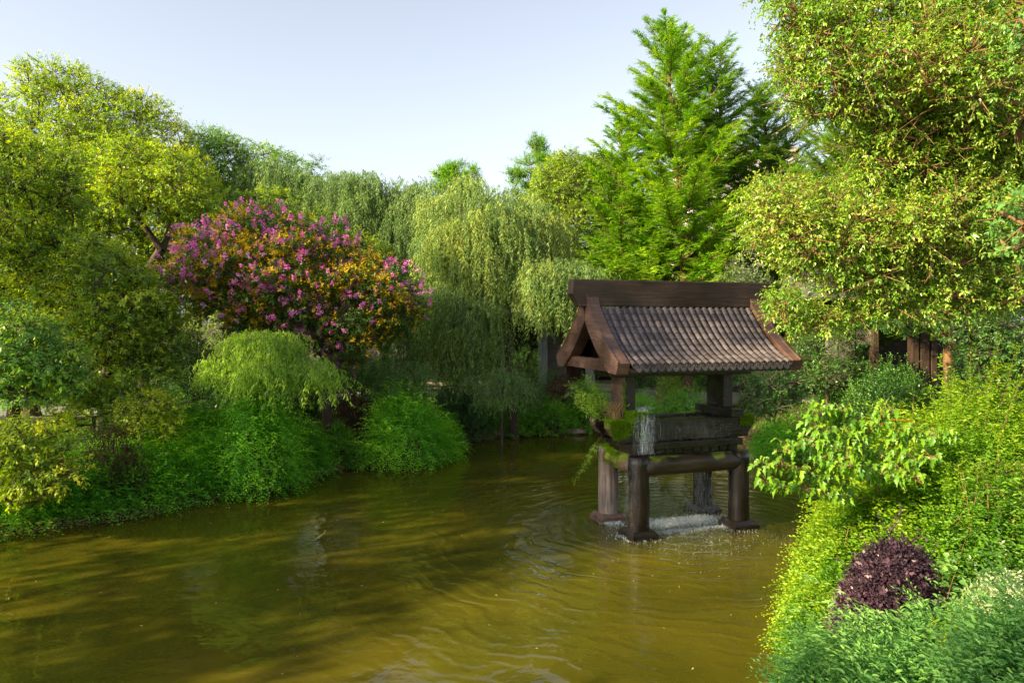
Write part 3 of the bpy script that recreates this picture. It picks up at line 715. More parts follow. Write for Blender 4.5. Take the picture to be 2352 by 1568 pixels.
# far row, left
tree('camphor_tree', 'tall camphor tree whose rounded top is the highest of the left bank, behind the others', 'tree', ground_at(250, 29),
     [(-60, 240), (20, 150), (120, 108), (230, 165), (300, 200), (385, 225), (440, 310), (500, 380), (520, 560), (420, 640), (100, 640), (-80, 560)], 29, 2.6, .9, 210, 'camphor', dens=62, seed=1, trunk_r=.24, fork=3.2, group=CG, tmean=.42, **cam_kw)
tree('camphor_tree', 'camphor tree with a long slanting right edge, between the tall left one and the willows', 'tree', ground_at(520, 31),
     [(400, 420), (420, 300), (480, 280), (560, 315), (640, 330), (700, 370), (745, 350), (760, 400), (800, 420), (790, 560), (640, 600), (430, 600)], 32, 1.8, .8, 130, 'camphor_shaded', dens=60, seed=2, trunk_r=.18, fork=3.0, group=CG, tmean=.38, **cam_kw)
tree('camphor_tree', 'camphor tree spreading dark forked limbs above the flowering dome', 'tree', ground_at(330, 25),
     [([(190, 330), (300, 300), (420, 330), (500, 400), (530, 500), (470, 560), (330, 520), (230, 470)], 24.5, 52),
      ([(250, 640), (330, 590), (430, 640), (450, 760), (360, 820), (250, 790)], 23, 26)], 24, 1.7, .75, 0, 'camphor', dens=64, seed=3, trunk_r=.19, fork=2.4, group=CG, tmean=.40, bark='bark', lean=P(330, 640, 24.5), **cam_kw)
tree('camphor_tree', 'broad camphor tree filling the left edge with blue-green shaded leaves and warm tops', 'tree', ground_at(70, 21),
     [([(-150, 300), (-40, 240), (60, 300), (160, 330), (200, 400), (190, 520), (230, 640), (190, 760), (60, 800), (-150, 780)], 21, 115)], 21, 2.1, .75, 0, 'camphor', dens=74, seed=4, trunk_r=.26, fork=2.8, group=CG, tmean=.36, lean=P(60, 640, 21), **cam_kw)
tree('camphor_tree', 'camphor tree with a low green skirt of leaves in front of the flowering dome', 'tree', ground_at(235, 20),
     [([(150, 520), (260, 540), (330, 620), (400, 690), (440, 790), (400, 900), (300, 880), (210, 850), (130, 760), (120, 620)], 19.5, 78), ([(110, 840), (240, 860), (330, 880), (420, 900), (410, 950), (300, 960), (180, 950), (90, 930)], 19, 26)], 20, 1.6, .62, 0, 'camphor', dens=80, seed=5, trunk_r=.14, fork=2.6, group=CG, tmean=.38, lean=P(250, 800, 20), **cam_kw)
tree('camphor_tree', 'nearest left camphor tree, its cool green boughs hanging down to the bank', 'tree', ground_at(20, 17),
     [([(-120, 700), (20, 680), (130, 730), (200, 800), (215, 880), (140, 950), (20, 930), (-120, 930)], 16.5, 60)], 17, 1.4, .55, 0, 'camphor_shaded', dens=85, seed=6, trunk_r=.16, fork=2.2, group=CG, tmean=.42, lean=P(40, 820, 17), leaf=.095, ratio=.46, droop=.75, flat=.68, per=9, spr=.2, young=.4)
tree('camphor_sapling', 'sunlit yellow-green sapling overhanging the water at the left edge', 'tree', ground_at(-40, 14.2),
     [([(-90, 980), (20, 940), (100, 960), (165, 1000), (190, 1060), (165, 1140), (60, 1175), (-80, 1150)], 13.3, 60)], 13.3, .9, .36, 0, 'camphor', dens=150, seed=7, trunk_r=.06, fork=.9, tmean=.5, leaf=.085, ratio=.48, droop=.6, flat=.7, per=8, spr=.16, young=.3)
tree('camphor_sapling', 'thin two-stemmed sapling with loose lit leaves beside the grey path', 'tree', ground_at(215, 17.5),
     [([(95, 940), (160, 925), (210, 960), (180, 1010), (110, 1000)], 17, 12), ([(250, 930), (340, 890), (420, 930), (430, 1010), (350, 1040), (270, 1010)], 17, 30)], 17, .7, .34, 0, 'camphor', dens=120, seed=8, trunk_r=.05, fork=1.0, tmean=.62, leaf=.085, ratio=.48, droop=.6, flat=.7, per=8, spr=.16, young=.3)
# broadleaf trees behind the willows and beside the tall conifer
tree('camphor_tree', 'dark broadleaf tree with shining leaves, between the yellow willow top and the tall conifer', 'tree', ground_at(1330, 33),
     [([(1200, 470), (1240, 380), (1300, 335), (1350, 350), (1400, 330), (1440, 420), (1450, 560), (1440, 640), (1300, 650), (1260, 600)], 33, 130)], 33, 1.9, .8, 0, 'camphor', dens=64, seed=9, trunk_r=.2, fork=3, tmean=.34, **cam_kw)

tree('camphor_tree', 'camphor tree closing the view directly behind the flowering dome', 'tree', ground_at(600, 26.5),
     [([(400, 480), (520, 430), (660, 430), (760, 480), (900, 560), (960, 640), (980, 760), (900, 800), (480, 760), (400, 640)], 26.5, 85)], 26.5, 1.2, .7, 0, 'camphor', dens=60, seed=10, trunk_r=.14, fork=2.2, group=CG, tmean=.30, **cam_kw)
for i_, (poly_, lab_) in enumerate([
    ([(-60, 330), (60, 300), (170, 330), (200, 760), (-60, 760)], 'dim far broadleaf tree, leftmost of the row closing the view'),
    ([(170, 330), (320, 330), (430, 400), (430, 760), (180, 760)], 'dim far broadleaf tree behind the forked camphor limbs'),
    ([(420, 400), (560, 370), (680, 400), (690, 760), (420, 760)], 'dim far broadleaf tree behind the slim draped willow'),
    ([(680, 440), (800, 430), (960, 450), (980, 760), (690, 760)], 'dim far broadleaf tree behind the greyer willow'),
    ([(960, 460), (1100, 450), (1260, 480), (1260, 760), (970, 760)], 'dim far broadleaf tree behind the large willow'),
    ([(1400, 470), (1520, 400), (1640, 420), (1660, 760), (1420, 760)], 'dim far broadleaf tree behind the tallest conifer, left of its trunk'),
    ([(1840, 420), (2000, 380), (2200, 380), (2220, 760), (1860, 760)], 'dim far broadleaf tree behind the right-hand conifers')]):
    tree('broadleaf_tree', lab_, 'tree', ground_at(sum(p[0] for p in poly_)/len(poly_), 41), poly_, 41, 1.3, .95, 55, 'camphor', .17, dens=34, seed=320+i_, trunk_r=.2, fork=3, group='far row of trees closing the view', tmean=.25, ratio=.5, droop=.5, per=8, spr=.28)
# ---- willows
def willow(name, label, base, fork, domes, lean, seed, mat='willow', tm=.45, leaf=.11, trunk_r=.16, cat='willow', group='weeping willows on the far bank', lenr=(1.2, 2.6), bark='bark', lightside=0, ratio=.2, step=.085):
    rng = np.random.default_rng(seed); root = empty(name, tuple(base), label, cat, group)
    tb = Tubes(); L = Leaves(); tips = []; S = []; O = []; LEN = []; TI = []
    for poly, Z, th, n, l0, l1 in domes:
        c, r_ = clumps_in(rng, poly, Z, th, .42, int(n*1.35), inset=.2, back=.5)
        tips.append(c)
        for cc in c:
            m = rng.integers(15, 23); a = rng.uniform(0, 6.28, m); q = rng.uniform(.1, .55, m)
            st = cc+np.stack([np.cos(a)*q, np.sin(a)*q, rng.uniform(-.1, .25, m)], -1)
            S.append(st); O.append(np.stack([np.cos(a), np.sin(a)], -1)*.6); LEN.append(rng.uniform(l0, l1)*rng.uniform(.5, 1.1, m)); TI.append(np.full(m, np.clip(rng.normal(tm, .13), 0, 1)))
    tips = np.concatenate(tips)
    branch_tree(rng, tb, base, fork, tips[::2], trunk_r, lean=lean, wander=.14)
    strands(rng, L, np.concatenate(S), np.concatenate(LEN), step, leaf, ratio, np.concatenate(TI), tubes=tb, out=np.concatenate(O))
    tb.build('trunk', M[bark], root); L.build('crown', M[mat], root)
    return root
willow('weeping_willow', 'large weeping willow with a bright yellow-green top, left of the fountain roof', ground_at(1185, 25.5), 2.6,
       [([(985, 470), (1020, 420), (1090, 400), (1180, 420), (1240, 470), (1285, 520), (1290, 600), (1200, 640), (1060, 640), (980, 590)], 25.5, 2.0, 135, 1.4, 2.6),
        ([(990, 650), (1080, 680), (1140, 700), (1140, 800), (1050, 830), (990, 780)], 24, .9, 46, .9, 1.8),
        ([(1200, 600), (1290, 600), (1360, 620), (1385, 650), (1320, 690), (1210, 720)], 24, .8, 46, .9, 1.6)],
       P(1165, 740, 25.5), 11, tm=.55, trunk_r=.17)
willow('weeping_willow', 'greyer weeping willow standing behind the flowering dome', ground_at(880, 29), 3,
       [([(700, 460), (740, 400), (820, 395), (900, 420), (980, 410), (1000, 480), (990, 600), (900, 620), (760, 560)], 29, 2.0, 115, 1.6, 2.8),
        ([(930, 640), (1000, 600), (1020, 700), (1000, 800), (960, 780)], 26.5, .8, 22, 1.0, 2.0)],
       P(900, 640, 29), 12, tm=.33, trunk_r=.2)
willow('weeping_willow', 'slim willow draped in front of the slanting camphor tree', ground_at(640, 30), 3,
       [([(560, 400), (600, 360), (700, 390), (740, 440), (740, 520), (600, 500), (540, 450)], 29.5, 1.2, 46, 1.2, 2.2)],
       P(640, 560, 29.5), 13, tm=.3, trunk_r=.1)
willow('young_willow', 'small bright green willow with drooping tips over the bank shrubs', ground_at(592, 18.2), .9,
       [([(535, 810), (550, 775), (600, 762), (650, 775), (670, 810), (600, 820)], 17.9, .6, 22, .3, 1.0), ([(690, 835), (735, 845), (750, 885), (700, 885)], 17.4, .35, 11, .3, 1.0), ([(485, 850), (520, 825), (535, 860), (495, 875)], 17.7, .3, 7, .3, .8), ([(560, 850), (610, 830), (650, 850), (640, 880), (580, 880)], 17.2, .4, 14, .4, 1.2)],
       P(590, 850, 18), 14, mat='willow_bright', tm=.6, leaf=.10, trunk_r=.09, cat='willow', group=None, ratio=.2, step=.06)
willow('young_willow', 'low willow sprays hanging over the dark shrubs left of the grey pillar', ground_at(1150, 22.8), 1.0,
       [([(1120, 870), (1160, 850), (1200, 880), (1200, 920), (1130, 920)], 22.5, .5, 10, .5, 1.1)], P(1155, 880, 22.5), 15, tm=.4, leaf=.10, trunk_r=.05, group=None)
willow('young_willow', 'faint willow sprays above the round jasmine bush at the bend', ground_at(950, 21.8), 1.0,
       [([(900, 850), (950, 830), (990, 860), (960, 900), (905, 900)], 21.6, .5, 10, .4, .9)], P(950, 880, 21.6), 16, tm=.35, leaf=.09, trunk_r=.05, group=None)

# ---- conifers: whorled limbs with flat feathery sprays
def conifer(name, label, base, top_px, Z, halfw, z_low, mat='redwood', seed=0, nlimb=90, dens=1.0, group='feathery conifers behind the fountain', trunk_r=.22, leaf=.13, tm=.45, gaps=.10):
    rng = np.random.default_rng(seed); root = empty(name, tuple(base), label, 'conifer', group)
    top = P(top_px[0], top_px[1], Z); base = np.array(base, float); Ht = top[2]-base[2]
    tb = Tubes(); L = Leaves()
    n0 = 14; pts = [base+(top-base)*t+np.array([*rng.normal(0, .05, 2), 0])*(t < .97) for t in np.linspace(0, 1, n0)]
    for i in range(n0-1): tb.seg(pts[i], pts[i+1], trunk_r*(1-i/n0)+.01, trunk_r*(1-(i+1)/n0)+.01)
    for q in range(nlimb):
        t = (q+rng.random())/nlimb; z = z_low+(top[2]-z_low)*t**1.05
        if rng.random() < gaps*.5: continue
        f = (z-base[2])/Ht; c = base+(top-base)*f
        az = q*2.399+rng.normal(0, .3)
        rel = (top[2]-z)/(top[2]-z_low)
        lump_ = .82+.30*math.sin(az*2+z*1.1+seed)+.16*math.sin(az*3-z*2.3)
        ln = halfw*(rel**.52)*lump_*rng.uniform(.6, 1.15)+.12
        el = .12+.62*(1-rel)**1.5+(.45 if rng.random() < .16 else 0)
        h = np.array([math.cos(az), math.sin(az), 0]); k = 6
        path = [c+h*ln*s*math.cos(el*(1-.4*s))+np.array([0, 0, ln*s*math.sin(el)*(.9)]) + np.array([0, 0, .18*ln*s*s]) for s in np.linspace(0, 1, k)]
        for i in range(k-1): tb.seg(path[i], path[i+1], (.05*(1-i/k)+.006)*(.4+.6*rel), (.05*(1-(i+1)/k)+.006)*(.4+.6*rel))
        path = np.array(path)
        # side sprays
        ns = int(max(8, ln*17*dens)); ss = rng.uniform(.18, 1.0, ns); ss = np.append(ss, [1, 1, .97])
        tt = np.clip(rng.normal(tm, .13), 0, 1)
        for s in ss:
            p = np.array([np.interp(s*(k-1), range(k), path[:, a]) for a in range(3)])
            sg = rng.choice([-1, 1]); sl = (.32+.70*(1-s)*min(ln, 2.6)*.5+.14)*rng.uniform(.7, 1.2)*(.4+.6*min(1, rel*5))
            a2 = az+sg*rng.uniform(.5, 1.2)*(1 if s < .97 else .3)
            d = np.array([math.cos(a2), math.sin(a2), rng.uniform(-.25, .45)+.5*(1-rel)]); d /= np.linalg.norm(d)
            sd_ = np.cross(d, [0, 0, 1.]); sd_ /= np.linalg.norm(sd_)+1e-9; up_ = np.cross(sd_, d)
            m = int(sl/.034); kk = np.arange(m)/max(m, 1); sgn = np.where(np.arange(m) % 2 == 0, 1, -1)
            if m < 2: continue
            pos = p+d*(kk*sl)[:, None]+np.array([0, 0, -1.])*(.12*sl*kk**2)[:, None]
            roll = rng.normal(0, .5)
            dirs = sd_*sgn[:, None]*.8+d*.75+up_*roll*sgn[:, None]*.6+rng.normal(0, .16, (m, 3))
            lns = leaf*(1-.45*kk)*rng.uniform(.8, 1.25, m)
            L.add(pos, dirs, np.tile(up_, (m, 1))+rng.normal(0, .35, (m, 3)), lns, lns*.30, tt+rng.normal(0, .08, m)+.22*s*rng.random(m), 'kite')
            if sl > .3: tb.seg(p, p+d*sl*.8, .008, .003)
    tb.build('trunk', M['bark_red'], root); L.build('crown', M[mat], root)
    return root
conifer('tall_conifer', 'tallest feathery conifer with a pointed top, directly behind the fountain roof', ground_at(1590, 30), (1530, 58), 30, 4.7, 2.0, seed=21, nlimb=230, dens=1.3, tm=.5, leaf=.15)
conifer('conifer', 'shorter conifer filling the left flank of the tallest one', ground_at(1430, 31), (1425, 285), 31, 3.0, 2.2, seed=29, nlimb=170, dens=1.2, trunk_r=.14, tm=.5, leaf=.15)
conifer('conifer', 'thinner conifer leader just right of the tallest top', ground_at(1640, 31), (1655, 110), 31.5, 3.5, 4.0, seed=22, nlimb=150, dens=1.2, trunk_r=.16, tm=.3)
tree('evergreen_tree', 'dark evergreen tree in front of the hall wall, right of the fountain roof', 'tree', ground_at(1900, 24.8), [([(1820, 800), (1840, 730), (1900, 700), (1960, 720), (2000, 790), (1990, 880), (1920, 910), (1840, 890)], 24.6, 50)], 24.6, 1.0, .45, 0, 'evergreen', dens=110, seed=28, trunk_r=.07, fork=1.0, tmean=.7, leaf=.09, ratio=.36, droop=.4, per=8, spr=.15)
conifer('conifer', 'dark conifer between the tallest one and the sunlit bough', ground_at(1850, 33), (1745, 205), 33, 4.6, 2.5, seed=23, nlimb=200, dens=1.2, tm=.25)
conifer('conifer', 'conifer with a bare dark trunk showing below the upper sunlit bough', ground_at(1950, 29), (1950, 230), 29, 3.8, 3.0, seed=24, nlimb=190, dens=1.2, tm=.4)
conifer('conifer', 'conifer behind the right bushes with low shaded sprays', ground_at(2180, 24), (2200, 80), 24, 4.2, 3.4, seed=25, nlimb=190, dens=1.1, tm=.3, leaf=.12)

for lab_, px_, poly_, n_, sd_ in (('soft green conifer top with two blunt points, left of the dark broadleaf tree', 1235, [(1165, 400), (1190, 350), (1222, 318), (1240, 306), (1260, 330), (1285, 345), (1300, 380), (1300, 520), (1170, 520)], 46, 26),
        ('small soft conifer top peeping over the yellow willow', 1040, [(985, 395), (1010, 372), (1030, 380), (1060, 368), (1095, 385), (1110, 420), (1100, 480), (1000, 480)], 30, 27)):
    tree('conifer', lab_, 'conifer', ground_at(px_, 36), [(poly_, 36, n_)], 36, 1.0, .42, 0, 'redwood', .15, dens=130, seed=sd_, trunk_r=.12, fork=3, bark='bark_red', group='feathery conifers behind the fountain', tmean=.35, ratio=.2, droop=.1, per=12, spr=.34, upb=.9)
# ---- flowering crape myrtle dome
def crape_myrtle():
    rng = np.random.default_rng(31); base = ground_at(765, 20.6)
    root = empty('flowering_tree', tuple(base), 'domed tree covered in pink blossom with patches of orange leaves', 'tree')
    poly = [(385, 640), (390, 590), (430, 545), (500, 530), (560, 497), (640, 495), (720, 515), (790, 560), (860, 600), (930, 620), (965, 680), (960, 740), (900, 790), (850, 830), (800, 850), (700, 800), (560, 790), (450, 720)]
    c, r_ = clumps_in(rng, poly, 21, 2.3, .46, 400, inset=.05)
    r_ = r_*rng.choice([.75, 1, 1.2], len(r_))
    tb = Tubes(); branch_tree(rng, tb, base, 1.1, c[::2], .15, lean=P(740, 880, 20.6), wander=.12)
    L = Leaves(); clump_leaves(rng, L, c, r_, 95, .09, ratio=.5, droop=.3, tubes=tb, tmean=.45, per=8, spr=.16, twig=.2)
    # orange patches follow a slow noise, blossom sits on the outer shell
    def nz(p, s, o): return np.array([mnoise.noise(Vector((q[0]*s+o, q[1]*s, q[2]*s))) for q in p])
    rel = nz(c, 1.1, 3.1)
    oi = rel > -.10
    L2 = Leaves(); clump_leaves(rng, L2, c[oi]+np.array([0, -.12, .1]), r_[oi]*.98, 80, .075, ratio=.55, droop=.2, tmean=.5, tvar=.2, per=8, spr=.14, twig=0)
    pi_ = (rel < .09)
    low = (c[:, 2]-c[:, 2].min())/(c[:, 2].max()-c[:, 2].min()); keep = rng.random(len(c)) < np.clip(.25+low*1.5, 0, 1); pi_ = pi_ & keep
    P_c = c[pi_]; P_r = r_[pi_]
    pan = np.repeat(np.arange(len(P_c)), np.maximum((P_r**2*32).astype(int), 2)); n = len(pan)
    d = rand_dirs(rng, n)+np.array([-.1, -.5, .35]); d = unit(d)
    pc = P_c[pan]+d*P_r[pan][:, None]*rng.uniform(.9, 1.22, n)[:, None]*np.array([1, 1, .85])
    m_ = 26; li = np.repeat(np.arange(n), m_); k = rng.random(len(li))
    ax_ = unit(d+np.array([0, 0, .5]))
    pos = pc[li]+ax_[li]*(k*.15)[:, None]+rng.normal(0, .032, (len(li), 3))*(1.25-k)[:, None]
    dd = rand_dirs(rng, len(li)); nn = rand_dirs(rng, len(li))+d[li]*1.2
    ln = rng.uniform(.032, .055, len(li)); pt = np.clip(rng.normal(.5, .2, n), 0, 1)
    L3 = Leaves(); L3.add(pos, dd, nn, ln, ln*.9, pt[li]+rng.normal(0, .12, len(li)), 'kite')
    tb.build('trunk', M['bark'], root); L.build('crown', M['myrtle'], root); L2.build('orange_leaves', M['orange'], root); L3.build('blossom', M['petal'], root)
crape_myrtle()

# ---- big sunlit camphor reaching in from the right
def right_camphor():
    rng = np.random.default_rng(41)
    def bough(name, label, base, lead, polys, r, seed, tr, dens, leaf, tm, mat='camphor_sunlit', group=None, limbs=()):
        rng = np.random.default_rng(seed); root = empty(name, tuple(base), label, 'tree', group)
        cs = []; rs = []
        for poly, Z, th, n in polys:
            c, q = clumps_in(rng, poly, Z, th, r, n, inset=.6); cs.append(c); rs.append(q)
        c = np.concatenate(cs); q = np.concatenate(rs)
        tb = Tubes()
        tb_base = np.array(base, float)
        lead = [np.array(p, float) for p in lead]
        # grow from each leader node list
        N = branch_tree(rng, tb, tb_base, np.linalg.norm(lead[0]-tb_base), c, tr, lean=lead[0], wander=.05, r_tip=.006, k_mid=5)
        for lp in limbs:
            pts = np.array([P(*w) for w in lp[0]]); pts = np.array([[np.interp(t, np.linspace(0, 1, len(pts)), pts[:, a]) for a in range(3)] for t in np.linspace(0, 1, 16)])
            pts[:, 1] += .75; pts[1:-1] += rng.normal(0, .04, (14, 3)); n_ = len(pts)
            for i in range(n_-1): tb.seg(pts[i], pts[i+1], lp[1]*(1-.8*i/n_), lp[1]*(1-.8*(i+1)/n_))
            for i in range(3, n_):
                for rep in range(1):
                    d_ = unit((pts[i]-pts[i-1])[None])[0]+np.array([rng.normal(0, .5), rng.normal(0, .5), rng.normal(.1, .25)]); l_ = rng.uniform(.3, .7); m_ = pts[i]+d_*l_*.5; e_ = pts[i]+d_*l_+np.array([0, 0, -.08])
                    tb.seg(pts[i], m_, lp[1]*.3, lp[1]*.2); tb.seg(m_, e_, lp[1]*.2, .004); tb.seg(m_, m_+(e_-m_)*.8+rng.normal(0, .12, 3), lp[1]*.16, .003)
        L = Leaves(); clump_leaves(rng, L, c, q, dens, leaf, ratio=.5, droop=.7, flat=.85, tubes=tb, tmean=tm, tvar=.12, per=8, spr=.2, twig=.5, young=.35, lvar=.22, shape='oval')
        tb.build('trunk', M['bark_warm'], root); L.build('crown', M[mat], root); return root
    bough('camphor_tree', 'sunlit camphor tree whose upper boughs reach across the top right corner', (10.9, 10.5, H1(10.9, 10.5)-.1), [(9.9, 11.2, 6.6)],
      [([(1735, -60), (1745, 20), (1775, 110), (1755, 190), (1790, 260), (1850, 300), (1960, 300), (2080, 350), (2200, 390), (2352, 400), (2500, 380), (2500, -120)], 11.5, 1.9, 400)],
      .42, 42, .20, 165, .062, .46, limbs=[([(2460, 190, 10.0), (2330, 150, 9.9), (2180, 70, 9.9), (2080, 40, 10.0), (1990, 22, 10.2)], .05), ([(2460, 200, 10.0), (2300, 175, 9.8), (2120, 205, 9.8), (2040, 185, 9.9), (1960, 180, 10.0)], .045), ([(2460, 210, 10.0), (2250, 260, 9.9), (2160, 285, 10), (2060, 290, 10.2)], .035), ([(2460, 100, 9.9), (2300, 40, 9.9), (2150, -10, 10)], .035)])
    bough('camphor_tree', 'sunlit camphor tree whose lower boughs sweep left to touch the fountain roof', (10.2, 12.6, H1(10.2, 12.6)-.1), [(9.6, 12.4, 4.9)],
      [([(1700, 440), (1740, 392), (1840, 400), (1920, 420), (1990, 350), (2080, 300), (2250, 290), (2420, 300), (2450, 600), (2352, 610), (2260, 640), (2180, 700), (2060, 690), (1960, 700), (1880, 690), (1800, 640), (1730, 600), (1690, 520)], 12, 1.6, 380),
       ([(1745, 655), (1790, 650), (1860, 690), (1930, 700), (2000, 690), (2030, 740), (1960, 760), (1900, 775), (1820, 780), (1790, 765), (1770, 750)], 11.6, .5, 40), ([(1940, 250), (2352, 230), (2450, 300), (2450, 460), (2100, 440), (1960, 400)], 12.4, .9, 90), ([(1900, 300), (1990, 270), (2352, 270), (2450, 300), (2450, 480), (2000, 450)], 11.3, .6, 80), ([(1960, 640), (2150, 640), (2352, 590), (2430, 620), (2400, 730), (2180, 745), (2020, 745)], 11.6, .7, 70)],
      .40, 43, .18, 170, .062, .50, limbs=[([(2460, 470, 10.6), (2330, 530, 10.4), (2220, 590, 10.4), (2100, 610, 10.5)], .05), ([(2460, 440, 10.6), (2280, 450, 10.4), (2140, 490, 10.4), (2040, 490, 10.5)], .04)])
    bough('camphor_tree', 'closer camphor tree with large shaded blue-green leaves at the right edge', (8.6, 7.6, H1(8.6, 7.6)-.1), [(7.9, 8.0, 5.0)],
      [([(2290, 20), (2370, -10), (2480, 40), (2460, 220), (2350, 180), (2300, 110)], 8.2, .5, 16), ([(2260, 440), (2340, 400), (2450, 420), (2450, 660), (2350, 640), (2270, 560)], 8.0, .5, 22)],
      .30, 44, .12, 110, .075, .3, mat='camphor_shaded')
right_camphor()
# ------------------------------------------------------------------ shrubs, bank planting
def shrub(name, label, px, ytop, wpx, Z, mat, leaf, n, cat='shrub', deep=1.0, hmin=.3, **kw):
    X = (px-CX)/FPX*Z; rx = wpx/2*Z/FPX; gz = H1(X, Z); zt = CAMH-(ytop-HY)*Z/FPX
    return mound(name, label, cat, (X, Z), rx*.95, rx*deep*.95, max(hmin, zt-max(gz, 0)), mat, leaf, n, **kw)
JG = 'jasmine bushes arching over the left bank'
def on_shore(px, y, inland):
    g0 = G(px, y); return g0[:2]+np.array([-.70, .71])*inland
jas = [(45, 1222, .9, 1.0, .75, 'first jasmine bush at the left edge of the water, under the sunlit sapling'),
       (175, 1207, .9, 1.1, .75, 'jasmine bush low on the bank just right of the sunlit sapling'),
       (300, 1190, .9, 1.1, .8, 'jasmine bush low on the bank below the maroon shrub'),
       (415, 1166, .9, 1.1, .85, 'jasmine bush trailing to the water below the two-stemmed sapling'),
       (520, 1143, .9, 1.15, .9, 'jasmine bush trailing to the water below the bright young willow'),
       (625, 1122, .9, 1.1, .9, 'jasmine bush at the water just left of the last one before the boulder'),
       (715, 1100, .9, .95, .85, 'jasmine bush at the water next to the pale boulder')]
for i, (px, y, inl, rx, h, lab) in enumerate(jas):
    c = on_shore(px, y, inl); mound('jasmine_bush', lab, 'bush', c, rx, 1.0, h, 'jasmine', .068, 1700, group=JG, seed=100+i, kind='arch', tmean=.45, ratio=.42)
jas2 = [(150, 1160, 2.0, 1.1, .7, 'jasmine bush on the slope behind the first ones, left of the maroon shrub'),
        (390, 1110, 2.2, 1.2, .9, 'jasmine bush high on the slope right of the maroon shrub'),
        (480, 1090, 2.6, 1.2, 1.2, 'jasmine bush high on the slope left of the young willow trunk'),
        (580, 1075, 2.6, 1.2, 1.3, 'jasmine bush high on the slope around the young willow trunk'),
        (670, 1062, 2.4, 1.2, 1.2, 'jasmine bush high on the slope in front of the flowering tree trunk')]
for i, (px, y, inl, rx, h, lab) in enumerate(jas2):
    g0 = G(px, y+70); c = g0[:2]+np.array([-.70, .71])*inl; mound('jasmine_bush', lab, 'bush', c, rx, 1.1, h, 'jasmine', .068, 1800, group=JG, seed=120+i, kind='arch', tmean=.5, ratio=.42)
shrub('jasmine_bush', 'jasmine bush at the foot of the bright young willow', 596, 905, 170, 17.3, 'jasmine', .068, 1900, seed=126, kind='arch', cat='bush', tmean=.5)
shrub('maroon_shrub', 'dark maroon shrub on the slope below the thin saplings', 262, 1005, 170, 15.6, 'maroon', .045, 1700, seed=130, deep=.7)
shrub('azalea_bush', 'light green azalea above the pale boulder', 775, 975, 95, 20.6, 'azalea', .055, 1100, seed=131, deep=.8)
shrub('azalea_bush', 'small light green azalea spilling to the water right of the pale boulder', 822, 1020, 62, 20.2, 'azalea', .055, 600, seed=132)
shrub('maroon_shrub', 'dull maroon shrub beside the flowering tree trunk', 812, 925, 100, 22.4, 'maroon', .045, 1400, seed=133, tmean=.6)
shrub('jasmine_bush', 'round jasmine bush bulging over the water at the bend', 945, 925, 200, 20.9, 'jasmine', .075, 2300, seed=134, kind='arch', tmean=.6, deep=.75, cat='bush', lump=.55)
shrub('jasmine_bush', 'small jasmine bush right of the round one, before the dark shrubs', 1030, 975, 75, 22.6, 'jasmine', .055, 900, seed=135, kind='arch', cat='bush')
shrub('evergreen_shrub', 'dark glossy shrub between the round jasmine and the low willow sprays', 1060, 905, 130, 25.2, 'evergreen', .06, 1700, seed=136, tmean=.6)
shrub('evergreen_shrub', 'upright leafy shrub under the willow, left of the grey pillar', 1055, 825, 110, 27.5, 'azalea', .07, 1500, seed=137, tmean=.2)
shrub('evergreen_shrub', 'dark loose shrub in front of the grey pillar', 1205, 830, 110, 26.8, 'evergreen', .065, 1500, seed=138, tmean=.75)
shrub('azalea_bush', 'flat light green azalea at the water below the low willow sprays', 1180, 925, 130, 26.3, 'azalea', .06, 1700, seed=139, tmean=.4)
shrub('azalea_bush', 'bright green azalea at the water left of the fountain', 1262, 925, 110, 26.6, 'azalea', .06, 1500, seed=140, tmean=.55)
shrub('maroon_shrub', 'round clipped maroon shrub left of the fountain', 1290, 872, 115, 28.0, 'maroon', .045, 1700, seed=141, tmean=.45)
shrub('clipped_shrub', 'low clipped green dome on top of the bank by the garden hall', 1275, 868, 90, 29.5, 'azalea', .045, 1100, seed=142, tmean=.25)
shrub('jasmine_bush', 'jasmine bush hanging to the water behind the plants on the fountain', 1352, 880, 100, 27.2, 'jasmine', .055, 1500, seed=143, kind='arch', cat='bush', tmean=.35)
# seen through and beyond the fountain
shrub('jasmine_bush', 'pale jasmine bush on the far bank seen through the fountain, left half', 1475, 918, 110, 27.6, 'jasmine', .055, 1600, seed=144, kind='arch', cat='bush', tmean=.75)
shrub('jasmine_bush', 'pale jasmine bush on the far bank seen through the fountain, right half', 1575, 910, 120, 27.6, 'jasmine', .055, 1600, seed=145, kind='arch', cat='bush', tmean=.65)
shrub('sunlit_shrub', 'sunlit yellow shrub seen under the fountain roof', 1535, 872, 60, 29, 'camphor_sunlit', .09, 420, seed=146, tmean=.8)
shrub('evergreen_shrub', 'dim green shrub behind the sunlit yellow one', 1585, 860, 120, 31, 'azalea', .07, 1400, seed=147, tmean=.3)
shrub('jasmine_bush', 'jasmine bush at the water right of the fountain', 1785, 985, 120, 21.6, 'jasmine', .05, 1900, seed=148, kind='arch', cat='bush', tmean=.42)
shrub('jasmine_bush', 'dim jasmine bush at the water behind the lobed-leaf branch', 1870, 985, 120, 22, 'jasmine', .05, 1500, seed=149, kind='arch', cat='bush', tmean=.25)
tree('evergreen_tree', 'small dark evergreen tree with a pale forked stem, right of the fountain', 'tree', ground_at(1775, 22.6),
     [([(1690, 880), (1720, 840), (1790, 830), (1850, 850), (1870, 900), (1840, 940), (1800, 960), (1740, 960), (1720, 990), (1695, 980), (1700, 930)], 22.3, 46)], 22.3, 1.0, .38, 0, 'evergreen', dens=130, seed=150, trunk_r=.05, fork=.7, bark='bark_pale', tmean=.7, leaf=.085, ratio=.34, droop=.4, per=8, spr=.14)
